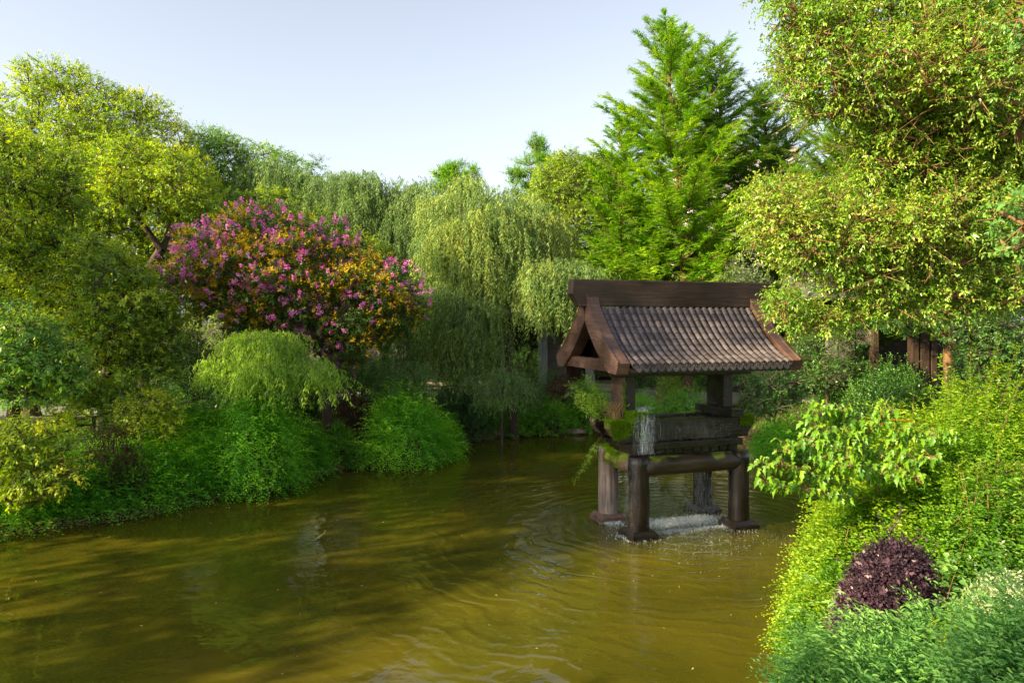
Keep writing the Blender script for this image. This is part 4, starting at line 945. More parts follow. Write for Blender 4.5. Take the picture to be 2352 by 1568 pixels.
# dense understorey closing the view between the trunks
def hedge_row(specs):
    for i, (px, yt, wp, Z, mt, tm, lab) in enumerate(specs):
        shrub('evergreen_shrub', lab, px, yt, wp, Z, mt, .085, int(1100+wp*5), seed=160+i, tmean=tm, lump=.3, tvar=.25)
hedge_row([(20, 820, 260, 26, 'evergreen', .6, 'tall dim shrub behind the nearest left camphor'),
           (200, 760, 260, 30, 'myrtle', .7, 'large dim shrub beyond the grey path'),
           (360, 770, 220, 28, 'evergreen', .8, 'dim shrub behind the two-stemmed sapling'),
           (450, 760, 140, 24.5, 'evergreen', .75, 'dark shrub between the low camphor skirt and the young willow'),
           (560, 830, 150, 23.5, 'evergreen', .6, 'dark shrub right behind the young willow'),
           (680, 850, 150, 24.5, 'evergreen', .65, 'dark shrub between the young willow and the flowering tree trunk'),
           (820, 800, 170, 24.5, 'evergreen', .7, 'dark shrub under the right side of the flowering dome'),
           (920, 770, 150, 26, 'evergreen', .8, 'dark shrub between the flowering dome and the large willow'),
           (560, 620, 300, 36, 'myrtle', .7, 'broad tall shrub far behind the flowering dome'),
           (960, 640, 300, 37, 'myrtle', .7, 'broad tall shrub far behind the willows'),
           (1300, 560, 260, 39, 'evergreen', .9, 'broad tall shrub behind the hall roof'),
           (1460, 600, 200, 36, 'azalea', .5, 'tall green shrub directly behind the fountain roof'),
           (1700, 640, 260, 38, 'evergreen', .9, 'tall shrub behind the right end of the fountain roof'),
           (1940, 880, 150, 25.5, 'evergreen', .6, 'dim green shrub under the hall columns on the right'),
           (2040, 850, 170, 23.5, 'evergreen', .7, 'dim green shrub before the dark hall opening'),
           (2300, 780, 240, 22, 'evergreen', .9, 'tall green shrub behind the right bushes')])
tree('evergreen_tree', 'dark evergreen tree filling the shade at the right edge, behind the tall shoots', 'tree', ground_at(2300, 20.5), [([(2150, 700), (2220, 640), (2420, 620), (2430, 880), (2250, 900), (2160, 820)], 20.5, 46), ([(1990, 690), (2060, 660), (2160, 680), (2180, 760), (2080, 770), (2000, 760)], 21.5, 22)], 20.5, 1.2, .55, 0, 'evergreen', dens=90, seed=152, trunk_r=.12, fork=1.4, tmean=.7, leaf=.10, ratio=.36, droop=.5, per=8, spr=.17)
tree('variegated_tree', 'small cream-leaved tree peeping over the fountain ridge', 'tree', ground_at(1700, 27),
     [([(1640, 640), (1660, 600), (1700, 580), (1760, 610), (1800, 690), (1810, 760), (1740, 740), (1650, 670)], 26.5, 26)], 26.5, .6, .4, 0, 'variegated', dens=90, seed=151, trunk_r=.05, fork=2.2, tmean=.35, leaf=.09, ratio=.36, droop=.2, per=8, spr=.14)

# boulders
def rock(name, label, c, sx, sy, sz, seed, mat):
    rng = np.random.default_rng(seed); import bmesh
    bm = bmesh.new(); bmesh.ops.create_icosphere(bm, subdivisions=4, radius=1)
    for v in bm.verts:
        p = v.co.copy(); k = 1+.28*mnoise.noise(p*1.3+Vector((seed, 0, 0)))+.10*mnoise.noise(p*3.5+Vector((seed, 3, 0)))+.03*mnoise.noise(p*9)
        v.co = Vector((p.x*k*sx, p.y*k*sy, p.z*k*sz))
    me = bpy.data.meshes.new(name); bm.to_mesh(me); bm.free(); me.polygons.foreach_set('use_smooth', [True]*len(me.polygons)); me.materials.append(mat)
    o = bpy.data.objects.new(name, me); C.objects.link(o); o.location = c; tag(o, label, 'rock', 'boulders at the waterline'); return o
M['rock'] = noise_mat('boulder', [(.3, (.10, .075, .055)), (.6, (.24, .18, .13)), (.8, (.34, .28, .22))], 3, .85, .7, 14, dist=.03)
for px, y, s, lab, sd_ in ((795, 1068, (.22, .25, .42), 'pale upright boulder at the waterline between the jasmine and the azalea', 3),
                           (1257, 992, (.52, .35, .24), 'flat brown boulder at the waterline under the bright azalea', 7),
                           (1150, 1002, (.5, .3, .16), 'low brown boulder at the waterline below the low willow sprays', 11),
                           (1325, 998, (.35, .25, .12), 'small low boulder at the waterline just left of the fountain', 13)):
    g0 = G(px, y); rock('boulder', lab, (g0[0], g0[1]+.12, .10), *s, sd_, M['rock'])
# leaf litter and dead stems hanging at the water's edge
def bank_fringe():
    rng = np.random.default_rng(77); L = Leaves(); tb = Tubes()
    pts = SP[4:33]; seg = np.diff(pts, axis=0); ln = np.hypot(*seg.T); cum = np.r_[0, np.cumsum(ln)]
    n = 5200; s = rng.uniform(0, cum[-1], n); x = np.interp(s, cum, pts[:, 0]); y = np.interp(s, cum, pts[:, 1])
    pos = np.stack([x+rng.normal(0, .10, n), y+rng.normal(.05, .10, n), rng.uniform(.0, .22, n)], -1)
    d = rand_dirs(rng, n)+np.array([.2, -.5, -.5]); L.add(pos, d, rand_dirs(rng, n)+np.array([0, -.5, .5]), rng.uniform(.05, .14, n), rng.uniform(.012, .03, n), rng.normal(.35, .25, n), 'kite')
    o = L.build('leaf_litter', M['straw'], None); tag(o, 'brown dead leaves and stems fringing the waterline', 'leaf litter', kind='stuff')
bank_fringe()
# low ground cover so the slopes are never bare
def ground_cover():
    rng = np.random.default_rng(78); n = 42000
    X = rng.uniform(-20, 16, n); Y = rng.uniform(3, 38, n); d = shore_dist(X, Y); ok = (d > .3) & (rng.random(n) < np.where(d < 5, 1, .6)); X = X[ok]; Y = Y[ok]
    pth = path_mask(X, Y); X = X[~pth]; Y = Y[~pth]
    Z = height(X, Y); n = len(X); a = rng.uniform(0, 6.28, n)
    L = Leaves()
    for k in range(3):
        aa = a+k*2.1+rng.normal(0, .3, n)
        L.add(np.stack([X+rng.normal(0, .05, n), Y+rng.normal(0, .05, n), Z+.01], -1), np.stack([np.cos(aa)*.7, np.sin(aa)*.7, rng.uniform(.3, 1.3, n)], -1),
              np.stack([-np.cos(aa), -np.sin(aa), np.full(n, 1.)], -1), rng.uniform(.06, .20, n), rng.uniform(.03, .06, n), rng.normal(.35, .25, n), 'kite')
    o = L.build('ground_cover', M['azalea'], None); tag(o, 'low green ground cover on the banks', 'ground cover', kind='stuff')

# ------------------------------------------------------------------ paths, halls
M['paving'] = None
def paving_mat():
    m, n, l, b = new_mat('grey_paving'); tc = n.new('ShaderNodeTexCoord')
    br = n.new('ShaderNodeTexBrick'); br.inputs['Scale'].default_value = 3.2; br.inputs['Mortar Size'].default_value = .012
    br.inputs['Color1'].default_value = (.25, .25, .26, 1); br.inputs['Color2'].default_value = (.33, .32, .32, 1); br.inputs['Mortar'].default_value = (.12, .12, .12, 1)
    l.new(tc.outputs['Object'], br.inputs['Vector']); ns = n.new('ShaderNodeTexNoise'); ns.inputs['Scale'].default_value = 2; ns.inputs['Detail'].default_value = 8; l.new(tc.outputs['Object'], ns.inputs['Vector'])
    mx = n.new('ShaderNodeMix'); mx.data_type = 'RGBA'; mx.blend_type = 'MULTIPLY'; mx.inputs[0].default_value = .6; l.new(br.outputs['Color'], mx.inputs[6]); l.new(ns.outputs['Fac'], mx.inputs[7])
    l.new(mx.outputs[2], b.inputs['Base Color']); b.inputs['Roughness'].default_value = .8; return m
M['paving'] = paving_mat()
PATH = [(-32, 12.5), (-24, 16.5), (-17, 20.5), (-12, 23), (-8, 26), (-3, 29), (3, 31), (9, 31)]; PW = 1.7
def pdist(X, Y):
    d = np.full(np.shape(X), 1e9)
    for a, b in zip(PATH[:-1], PATH[1:]):
        a = np.array(a); e = np.array(b)-a; t = np.clip(((X-a[0])*e[0]+(Y-a[1])*e[1])/(e@e), 0, 1); d = np.minimum(d, np.hypot(X-a[0]-t*e[0], Y-a[1]-t*e[1]))
    return d
def path_mask(X, Y): return pdist(X, Y) < PW+.1
pp = smooth_curve(PATH, 90); tn = np.gradient(pp, axis=0); tn /= np.linalg.norm(tn, axis=1)[:, None]; nrm_ = np.stack([-tn[:, 1], tn[:, 0]], -1)
cols = np.linspace(-PW, PW, 9); PV = []
for p, q in zip(pp, nrm_):
    for c_ in cols: x, y = p+q*c_; PV.append((x, y, 0))
PV = np.array(PV); hh = height(PV[:, 0], PV[:, 1]).reshape(len(pp), 9); PV[:, 2] = np.repeat(hh.max(1)+.05, 9)
a = (np.arange(len(pp)-1)[:, None]*9+np.arange(8)[None]).ravel(); PF = np.stack([a, a+9, a+10, a+1], -1)
po = mesh_np('path', PV, PF, M['paving'], smooth=True); tag(po, 'grey paved footpath behind the left bank', 'path', kind='structure')
for s_ in (-1, 1):
    kb = MB(); e = pp+nrm_*(s_*(PW+.06)); zt = hh.max(1)+.11
    A = []; 
    V_ = []
    for i in range(len(pp)):
        for (o_, dz) in ((-.06, -.5), (-.06, 0), (.06, 0), (.06, -.5)): V_.append((e[i][0]+nrm_[i][0]*o_, e[i][1]+nrm_[i][1]*o_, zt[i]+dz))
    kb.add(V_, [(i*4+k, i*4+(k+1) % 4, i*4+4+(k+1) % 4, i*4+4+k) for i in range(len(pp)-1) for k in range(4)])
    k_ = kb.build('kerb', noise_mat('kerb_stone', [(.3, (.18, .15, .13)), (.7, (.34, .29, .26))], 4, .85, .3, 20), None); tag(k_, 'pale stone kerb along the grey footpath', 'kerb', kind='structure')
ground_cover()

M['concrete'] = noise_mat('grey_board_marked_wall', [(.3, (.10, .085, .075)), (.55, (.16, .135, .12)), (.75, (.22, .19, .17))], 1.5, .85, .4, 25, stretch=(1, 1, 4))
M['pillar'] = noise_mat('weathered_grey_pillar', [(.3, (.16, .16, .165)), (.7, (.36, .35, .35))], 2.5, .85, .4, 25, stretch=(3, 3, .4))
M['render'] = noise_mat('pale_render', [(.3, (.55, .50, .47)), (.7, (.72, .67, .64))], .5, .85, .1, 20)
M['dark'] = noise_mat('dark_timber_wall', [(.3, (.02, .014, .010)), (.7, (.05, .034, .024))], 2, .7, .3, 20)
M['cream'] = noise_mat('cream_stone', [(.3, (.34, .28, .2)), (.7, (.5, .42, .32))], 2, .8, .2, 20)
M['brownpost'] = noise_mat('brown_post', [(.3, (.03, .018, .013)), (.7, (.075, .045, .032))], 2, .7, .3, 20, stretch=(2, 2, .3))
M['roofgrey'] = noise_mat('grey_roof', [(.3, (.06, .055, .06)), (.7, (.12, .11, .12))], 3, .7, .4, 20)
def glass_mat():
    m, n, l, b = new_mat('dark_window_glass'); b.inputs['Base Color'].default_value = (.03, .04, .05, 1); b.inputs['Roughness'].default_value = .06; b.inputs['Specular IOR Level'].default_value = .8; return m
M['glass'] = glass_mat()
# open timber hall behind the willow, left of the fountain
def hall_left():
    Z = 31.5; x0 = P(985, 0, Z)[0]; x1 = P(1420, 0, Z)[0]; gz = H1(x1, Z)
    r = empty('garden_hall', (x0, Z, gz), 'low dark garden hall with grey pillars and a cream plinth, half hidden by the willow', 'building')
    w = MB(); w.box(0, x1-x0, 2.2, 2.5, -.3, 3.2); w.build('back_wall', M['dark'], r)
    w = MB(); w.box(P(1258, 0, Z)[0]-x0, P(1302, 0, Z)[0]-x0, .15, .6, .44, 3.0); w.build('wall_panel', M['concrete'], r, bevel=.01)
    w = MB(); w.box(-.3, x1-x0+.3, -.15, 2.6, -.5, .40); w.build('plinth', M['cream'], r, bevel=.02)
    w = MB(); w.box(-.35, x1-x0+.35, -.22, 2.65, .402, .45); w.build('plinth_edge', M['cream'], r, bevel=.01)
    for px in (1065, 1150, 1236, 1345): 
        x = P(px, 0, Z)[0]-x0; w = MB(); w.box(x, x+.40, -.12, .28, .452, 3.0); w.build('pillar', M['pillar'], r, bevel=.015)
    w = MB(); w.box(-.2, x1-x0+.2, -.1, .3, 3.0, 3.35); w.build('beam', M['brownpost'], r, bevel=.01)
    w = MB(); w.prism([(-1.0, 3.35), (3.4, 3.35), (3.4, 3.5), (1.2, 4.3), (-1.0, 3.5)], -.8, x1-x0+.8, axis=0); w.build('roof', M['roofgrey'], r)
hall_left()
def hall_right():
    Z = 26.5; X0 = P(1890, 0, Z)[0]; X1 = P(2330, 0, Z)[0]; gz = H1(X0, Z)
    r = empty('garden_hall', (X0, Z, gz), 'shaded hall with pale walls, dark openings and brown columns behind the right-hand bushes', 'building')
    f = lambda px: P(px, 0, Z)[0]-X0
    w = MB(); w.box(-.2, X1-X0, 3.0, 3.2, -.3, 4.2); w.build('back_wall', M['dark'], r)
    w = MB(); w.box(f(1902), f(1963), 0, .25, 0, 3.4); w.build('wall_panel', M['concrete'], r, bevel=.01)
    w = MB(); w.box(f(1963)+.002, f(2018), .05, .22, 2.2, 3.4); w.build('wall_panel', M['concrete'], r, bevel=.01)
    for a_, b_ in ((2003, 2016), (2092, 2108), (2112, 2132), (2136, 2150), (2260, 2290)):
        w = MB(); w.box(f(a_), f(b_), -.1, .25, 0, 3.4); w.build('column', M['brownpost'], r, bevel=.02)
    w = MB(); w.box(-.2, X1-X0, -.15, .3, 3.4, 3.8); w.build('beam', M['brownpost'], r, bevel=.02)
    w = MB(); w.prism([(-1.0, 3.8), (4, 3.8), (4, 3.95), (1.5, 5.0), (-1.0, 3.95)], -.6, X1-X0, axis=0); w.build('roof', M['roofgrey'], r)
    w = MB(); w.box(-.2, X1-X0, -.4, 3.2, -.4, .12); w.build('plinth', M['concrete'], r, bevel=.02)
hall_right()
def block(label, x0, x1, Z, ytop, floors, seed):
    X0 = P(x0, 0, Z)[0]; X1 = P(x1, 0, Z)[0]; zt = CAMH-(ytop-HY)*Z/FPX; gz = H1(X0, Z)
    r = empty('apartment_block', (X0, Z, gz), label, 'building'); W = X1-X0; Ht = zt-gz
    w = MB(); w.box(0, W, 0, 9, -.5, Ht); w.build('wall', M['render'], r)
    w = MB(); w.box(-.15, W+.15, -.15, 9.15, Ht+.003, Ht+.35); w.build('parapet', M['cream'], r, bevel=.03)
    fh = Ht/floors; nc = max(2, int(W/2.6))
    for f_ in range(floors):
        for c in range(nc):
            cx_ = (c+.5)*W/nc; z0 = f_*fh+fh*.32; z1 = f_*fh+fh*.82
            g_ = MB()
            g_.box(cx_-.75, cx_+.75, -.05, .04, z0-.07, z0); g_.box(cx_-.75, cx_+.75, -.05, .04, z1, z1+.07)
            g_.box(cx_-.75, cx_-.69, -.05, .04, z0+.001, z1-.001); g_.box(cx_+.69, cx_+.75, -.05, .04, z0+.001, z1-.001); g_.box(cx_-.025, cx_+.025, -.045, .04, z0+.001, z1-.001)
            o = g_.build('window', M['cream'], r)
            q = MB(); q.box(cx_-.69, cx_+.69, -.012, .02, z0, z1); p_ = q.build('pane', M['glass'], r); p_.parent = o
block('pale apartment block glimpsed between the conifer limbs behind the fountain', 1600, 1830, 52, 350, 5, 1)
# ------------------------------------------------------------------ right bank, near
RB = 'fine-leaved bushes on the right bank'
def rbush(lab, px, yt, wp, Z, n, tm, leaf=.056, mat='bush', kind='arch', deep=1.0, **kw):
    return shrub('fine_leaved_bush', lab, px, yt, wp, Z, mat, leaf, n, cat='bush', group=RB, tmean=tm-.08, kind=kind, deep=deep, ratio=.5, lump=.34, shape='oval', tvar=.2, bark='bark_warm', **kw)
rbush('fine-leaved bush topmost behind the lobed-leaf branch', 2070, 985, 260, 12.2, 4200, .5, seed=201, leaf=.066)
rbush('fine-leaved bush under the tall shoots at the right edge', 2270, 945, 300, 11.4, 4600, .55, seed=202, leaf=.066)
rbush('fine-leaved bush in the middle of the slope, brightest yellow-green', 2140, 1060, 330, 9.6, 6200, .6, seed=203)
rbush('fine-leaved bush at the right edge above the bare brown stems', 2320, 1060, 260, 9.3, 4200, .5, seed=204)
rbush('fine-leaved bush overhanging the water below the lobed-leaf branch', 1985, 1130, 230, 9.9, 4400, .62, seed=205)
rbush('fine-leaved bush tumbling to the water left of the purple shrub', 1925, 1225, 210, 8.9, 4200, .6, seed=206, leaf=.052)
rbush('low fine-leaved bush at the water, lowest of the yellow-green ones', 1890, 1370, 130, 8.2, 2400, .5, seed=207, leaf=.048)
rbush('darker fine-leaved bush directly behind the purple shrub', 2190, 1175, 260, 8.5, 4600, .3, seed=208, leaf=.052)
rbush('sparse fine-leaved bush over the bare brown stems', 2300, 1120, 220, 8.0, 1500, .4, seed=209, leaf=.05)
shrub('purple_shrub', 'rounded purple-leaved shrub in the foreground', 2042, 1262, 262, 7.2, 'purple', .050, 7500, seed=210, deep=.9, ratio=.5, lump=.13, shoot=0.015, tmean=.5)
shrub('variegated_shrub', 'cream and green variegated shrub at the right edge', 2290, 1348, 180, 6.6, 'variegated', .045, 2600, shoot=.02, lump=.2, seed=211, tmean=.45, ratio=.45)
FG = 'ferny green shrubs in the near right corner'
for i, (px, yt, wp, Z, n, lf, tm, lab) in enumerate([
    (2150, 1475, 300, 6.3, 3220, .058, .55, 'ferny shrub right below the purple one'),
    (2310, 1450, 260, 5.7, 2940, .058, .5, 'ferny shrub below the variegated one'),
    (1940, 1510, 220, 6.4, 2520, .058, .45, 'ferny shrub left of the purple one, reaching over the water'),
    (2050, 1545, 380, 5.1, 3919, .058, .45, 'large ferny shrub along the bottom of the view'),
    (2330, 1530, 340, 4.7, 3919, .058, .4, 'ferny shrub filling the bottom right corner'),
    (1860, 1555, 180, 5.6, 1700, .055, .4, 'lowest ferny shrub touching the water at the bottom')]):
    shrub('ferny_shrub', lab, px, yt, wp, Z, 'fern', lf, n, group=FG, seed=220+i, tmean=tm, kind='arch', ratio=.36, shape='oval', lump=.3)
# tall leafy shoots at the right edge
def shoots(name, label, base_px, Z, tops, mat, leaf, seed, ratio=.42, per_m=26, tm=.6, droop=.2, cat='shrub', mats=None, bark='bark_warm', base=None, rad=.009, shape='oval', spread=.10, pinn=False):
    rng = np.random.default_rng(seed)
    X = (base_px-CX)/FPX*Z; gz = H1(X, Z); base = np.array([X, Z, gz-.05]) if base is None else np.array(base, float)
    root = empty(name, tuple(base), label, cat); tb = Tubes(); L = Leaves()
    for (px, py, z_) in tops:
        t = P(px, py, z_); b0 = base+np.array([*rng.normal(0, spread, 2), 0]); mid = (b0+t)/2+np.array([*rng.normal(0, .08, 2), .18*np.linalg.norm(t-b0)*.4])
        s = np.linspace(0, 1, 14)[:, None]; path = (1-s)**2*b0+2*s*(1-s)*mid+s*s*t
        for i in range(13): tb.seg(path[i], path[i+1], rad*(1-i/15), rad*(1-(i+1)/15))
        ln = np.linalg.norm(t-b0); m = int(ln*per_m); k = rng.uniform(.25, 1, m); pos = np.stack([np.interp(k*13, range(14), path[:, a]) for a in range(3)], -1)
        ang = rng.uniform(0, 6.28, m); up = unit(t-b0); a_ = unit(np.cross(up, [.3, .9, .1])); b_ = np.cross(up, a_)
        d = a_*np.cos(ang)[:, None]+b_*np.sin(ang)[:, None]+up*.5+np.array([0, 0, -droop]); l_ = leaf*rng.uniform(.7, 1.2, m)*(1-.3*k)
        if pinn:   # compound leaves: a rachis with paired leaflets
            for q in range(0, m):
                r_l = leaf*4*rng.uniform(.7, 1.1); dd = unit(d[q]); sd_ = unit(np.cross(dd, [0, 0, 1.])); kk = np.linspace(.2, 1, 9)
                rp = pos[q]+dd*(kk*r_l)[:, None]+np.array([0, 0, -1.])*(.25*r_l*kk**2)[:, None]
                for sg in (-1, 1): L.add(rp, np.tile(sd_*sg+dd*.5+np.array([0, 0, -.25]), (9, 1)), np.tile([0, 0, 1.], (9, 1)), np.full(9, leaf)*(1.1-.4*kk), np.full(9, leaf*ratio), tm+rng.normal(0, .08, 9)+.25*kk, shape)
                tb.seg(pos[q], rp[-1], .003, .002)
        else: 
            for rep in range(2):
                L.add(pos+d*.02+rng.normal(0, .02, (m, 3)), d+rng.normal(0, .3, (m, 3)), np.array([0, 0, 1.])+rng.normal(0, .4, (m, 3)), l_, l_*ratio, tm+rng.normal(0, .1, m)+.25*k, shape)
    tb.build('stem', M[bark], root); L.build('foliage', M[mat], root); return root
shoots('tall_shrub', 'tall upright shoots with glossy leaves at the right edge, above the bushes', 2230, 11, [(2135, 880, 10.6), (2160, 810, 10.8), (2190, 850, 10.6), (2230, 790, 11), (2270, 840, 10.6), (2300, 765, 11), (2335, 790, 10.7), (2345, 870, 10.4), (2180, 930, 10.4), (2250, 900, 10.4), (2320, 930, 10.2), (2370, 800, 10.4)], 'bush', .07, 231, tm=.42, per_m=46)
shoots('compound_leaf_shrub', 'shrub with ladder-like leaves turning yellow and orange-red at the tips', 2075, 10.8, [(2085, 985, 10.4), (2050, 990, 10.4), (2110, 960, 10.5)], 'bush', .07, 232, tm=.6, per_m=4, pinn=True, ratio=.35)
shoots('compound_leaf_shrub', 'orange-red new leaves on thin stalks above the bushes', 2060, 10.9, [(2030, 912, 10.5), (2098, 905, 10.5)], 'redleaf', .06, 233, tm=.5, per_m=4, pinn=True, ratio=.33, spread=.005)
shoots('broad_leaf_weed', 'weed with big round leaves between the purple and variegated shrubs', 2185, 7.0, [(2160, 1290, 6.9), (2200, 1300, 6.8), (2180, 1262, 7.0), (2225, 1330, 6.8)], 'fern', .12, 234, tm=.6, per_m=9, ratio=.85)
shoots('pale_leaf_weed', 'lighter lance-leaved weeds among the ferny shrubs', 2190, 5.9, [(2140, 1420, 5.7), (2190, 1395, 5.8), (2240, 1430, 5.6), (2180, 1460, 5.5)], 'bush', .09, 235, tm=.45, per_m=22, ratio=.25, spread=.02)
# bare brown stems
def bare_stems():
    rng = np.random.default_rng(240); b = ground_at(2310, 8.3); root = empty('dry_stems', tuple(b), 'tangle of bare brown stems hanging from the right-hand bushes', 'dry stems'); tb = Tubes()
    for q in range(90):
        x = rng.uniform(2190, 2400); y = rng.uniform(1050, 1140); Z = rng.uniform(8.1, 8.9); a = P(x, y, Z); e = P(x+rng.normal(-10, 40), rng.uniform(1200, 1310), Z-rng.uniform(-.1, .35)); m = (a+e)/2+np.array([*rng.normal(0, .05, 2), .05])+np.array([0, -.12, 0])
        s = np.linspace(0, 1, 7)[:, None]; p = (1-s)**2*a+2*s*(1-s)*m+s*s*e
        for i in range(6): tb.seg(p[i], p[i+1], .0032, .0022)
    tb.build('stem', M['bark_warm'], root)
bare_stems()
# lobed-leaf branch reaching over the water
rbush('fine-leaved bush in front of the lobed-leaf sapling stem', 2010, 1150, 200, 9.0, 3200, .55, seed=212)
def lobed():
    rng = np.random.default_rng(250); b = ground_at(2035, 9.6); root = empty('lobed_leaf_sapling', tuple(b), 'sapling with bright lobed leaves reaching left over the water', 'sapling')
    tb = Tubes(); Z = 8.9
    main = [b, P(2030, 1146, 9.0), P(2002, 1091, 8.9), P(1975, 1014, 8.8), P(1961, 943, 8.8)]
    subs = [[P(1940, 1122, 8.8), P(1898, 1058, 8.6), P(1870, 1010, 8.5)], [P(1940, 1122, 8.8), P(1880, 1095, 8.6), P(1831, 1074, 8.5), P(1790, 1068, 8.4), P(1752, 1072, 8.4)],
            [P(1960, 1140, 8.8), P(1897, 1132, 8.5), P(1815, 1118, 8.4), P(1758, 1108, 8.3)], [P(1975, 1014, 8.8), P(1930, 1000, 8.7), P(1880, 985, 8.6)], [P(1961, 960, 8.8), P(1915, 945, 8.8), P(1875, 955, 8.7)],
            [P(1985, 1040, 8.8), P(1900, 1030, 8.5), P(1850, 1020, 8.4), P(1800, 1035, 8.4)], [P(2002, 1091, 8.9), P(2050, 1020, 8.8), P(2080, 980, 8.7)], [P(2002, 1091, 8.9), P(2090, 1060, 8.6), P(2150, 1050, 8.5)],
            [P(2030, 1146, 9.0), P(1960, 1140, 8.8)], [P(1960, 1140, 8.8), P(1940, 1122, 8.8)], [P(2050, 1020, 8.8), P(2120, 1000, 8.7), P(2190, 1000, 8.6)], [P(1975, 1014, 8.8), P(2020, 970, 8.8), P(2050, 940, 8.8)], [P(1975, 1014, 8.8), P(1930, 1060, 8.4), P(1880, 1050, 8.3)], [P(2002, 1091, 8.9), P(1990, 1080, 8.3), P(1950, 1070, 8.1)], [P(2002, 1091, 8.9), P(2070, 1090, 8.3), P(2120, 1110, 8.1)]]
    def chain(pts, r0, r1):
        for i in range(len(pts)-1): tb.seg(pts[i], pts[i+1], r0+(r1-r0)*i/(len(pts)-1), r0+(r1-r0)*(i+1)/(len(pts)-1))
    chain(main, .022, .008)
    for s in subs: chain(s, .010, .004)
    half = np.array([(0, 0), (.16, .02), (.30, .08), (.50, .42), (.28, .36), (.20, .46), (.34, .86), (.20, .94), (.09, 1.15), (0, 1.42)])
    out = np.concatenate([half, half[-2:0:-1]*np.array([-1, 1])])     # 18-point lobed outline
    V = []; F = []; T = []; nb = 0
    def leaf(p, d, n_, s, t):
        nonlocal nb
        d = d/np.linalg.norm(d); sd_ = np.cross(d, n_); sd_ /= np.linalg.norm(sd_); nn = np.cross(sd_, d)
        cu = rng.uniform(.05, .6); up = np.abs(out[:, 0])*cu-out[:, 1]**2*rng.uniform(.0, .5)
        pts = p+s*(out[:, :1]*sd_+out[:, 1:]*d+up[:, None]*nn); cen = p+s*.45*d-nn*.03*s
        V.append(pts); V.append(cen[None]); m = len(out)
        for k in range(0, m, 2): F.append((nb+k, nb+(k+1) % m, nb+(k+2) % m, nb+m)); T.append(t)
        nb += m+1
    for pts in subs[:8]+subs[10:]+[main[2:]]:
        pts = np.array(pts); L_ = np.r_[0, np.cumsum(np.linalg.norm(np.diff(pts, axis=0), axis=1))]
        for s in np.arange(.10, 1.001, .030):
            p0 = np.array([np.interp(s*L_[-1], L_, pts[:, a]) for a in range(3)])
            for rep in range(3):
                a = rng.uniform(0, 6.28); pet = np.array([math.cos(a)*.6-.25, math.sin(a)*.6-.1, rng.uniform(-.2, .7)])*rng.uniform(.05, .26)
                p1 = p0+pet; tb.seg(p0, p1, .0025, .002)
                d = np.array([pet[0]*4-.35, pet[1]*4-.2, -rng.uniform(.3, 1.5)]); n_ = np.array([rng.normal(-.25, .5), rng.normal(-.25, .5), 1.])
                leaf(p1, d, n_, rng.uniform(.040, .088), np.clip(rng.normal(.42, .25), 0, 1))
    me_v = np.concatenate(V); tb.build('stem', M['bark_warm'], root); mesh_np('foliage', me_v, np.array(F), M['maple'], root, tint=np.array(T))
lobed()
# grass tuft at the boulder
def tuft(name, label, base, n, ln, mat, seed, cat='grass tuft', spread=.12, wid=.012, lean=(0, 0), parent=None):
    rng = np.random.default_rng(seed); L = Leaves(); k = 5
    root = empty(name, tuple(base), label, cat) if parent is None else parent
    for q in range(n):
        a = rng.uniform(0, 6.28); l_ = ln*rng.uniform(.55, 1.1); p = np.array(base, float)+np.array([*rng.normal(0, spread, 2), 0]); h = np.array([math.cos(a), math.sin(a), 0])*rng.uniform(.15, .8)+np.array([*lean, 0])
        pts = [p+h*l_*s**1.8+np.array([0, 0, l_*(s-.35*s**3)]) for s in np.linspace(0, 1, k)]
        for i in range(k-1):
            d = pts[i+1]-pts[i]; L.add(pts[i][None], d[None], (np.cross(d, [h[1], -h[0], .1]))[None], np.array([np.linalg.norm(d)*1.15]), np.array([wid*(1-.5*i/k)]), np.array([rng.normal(.5, .2)]), 'kite' if i == k-2 else 'blade')
    L.build('blades', M[mat], root); return root
g0 = G(745, 1078); tuft('grass_tuft', 'long grass blades arching beside the pale boulder', (g0[0], g0[1]+.25, .1), 60, .7, 'jasmine', 260, spread=.15, wid=.025)

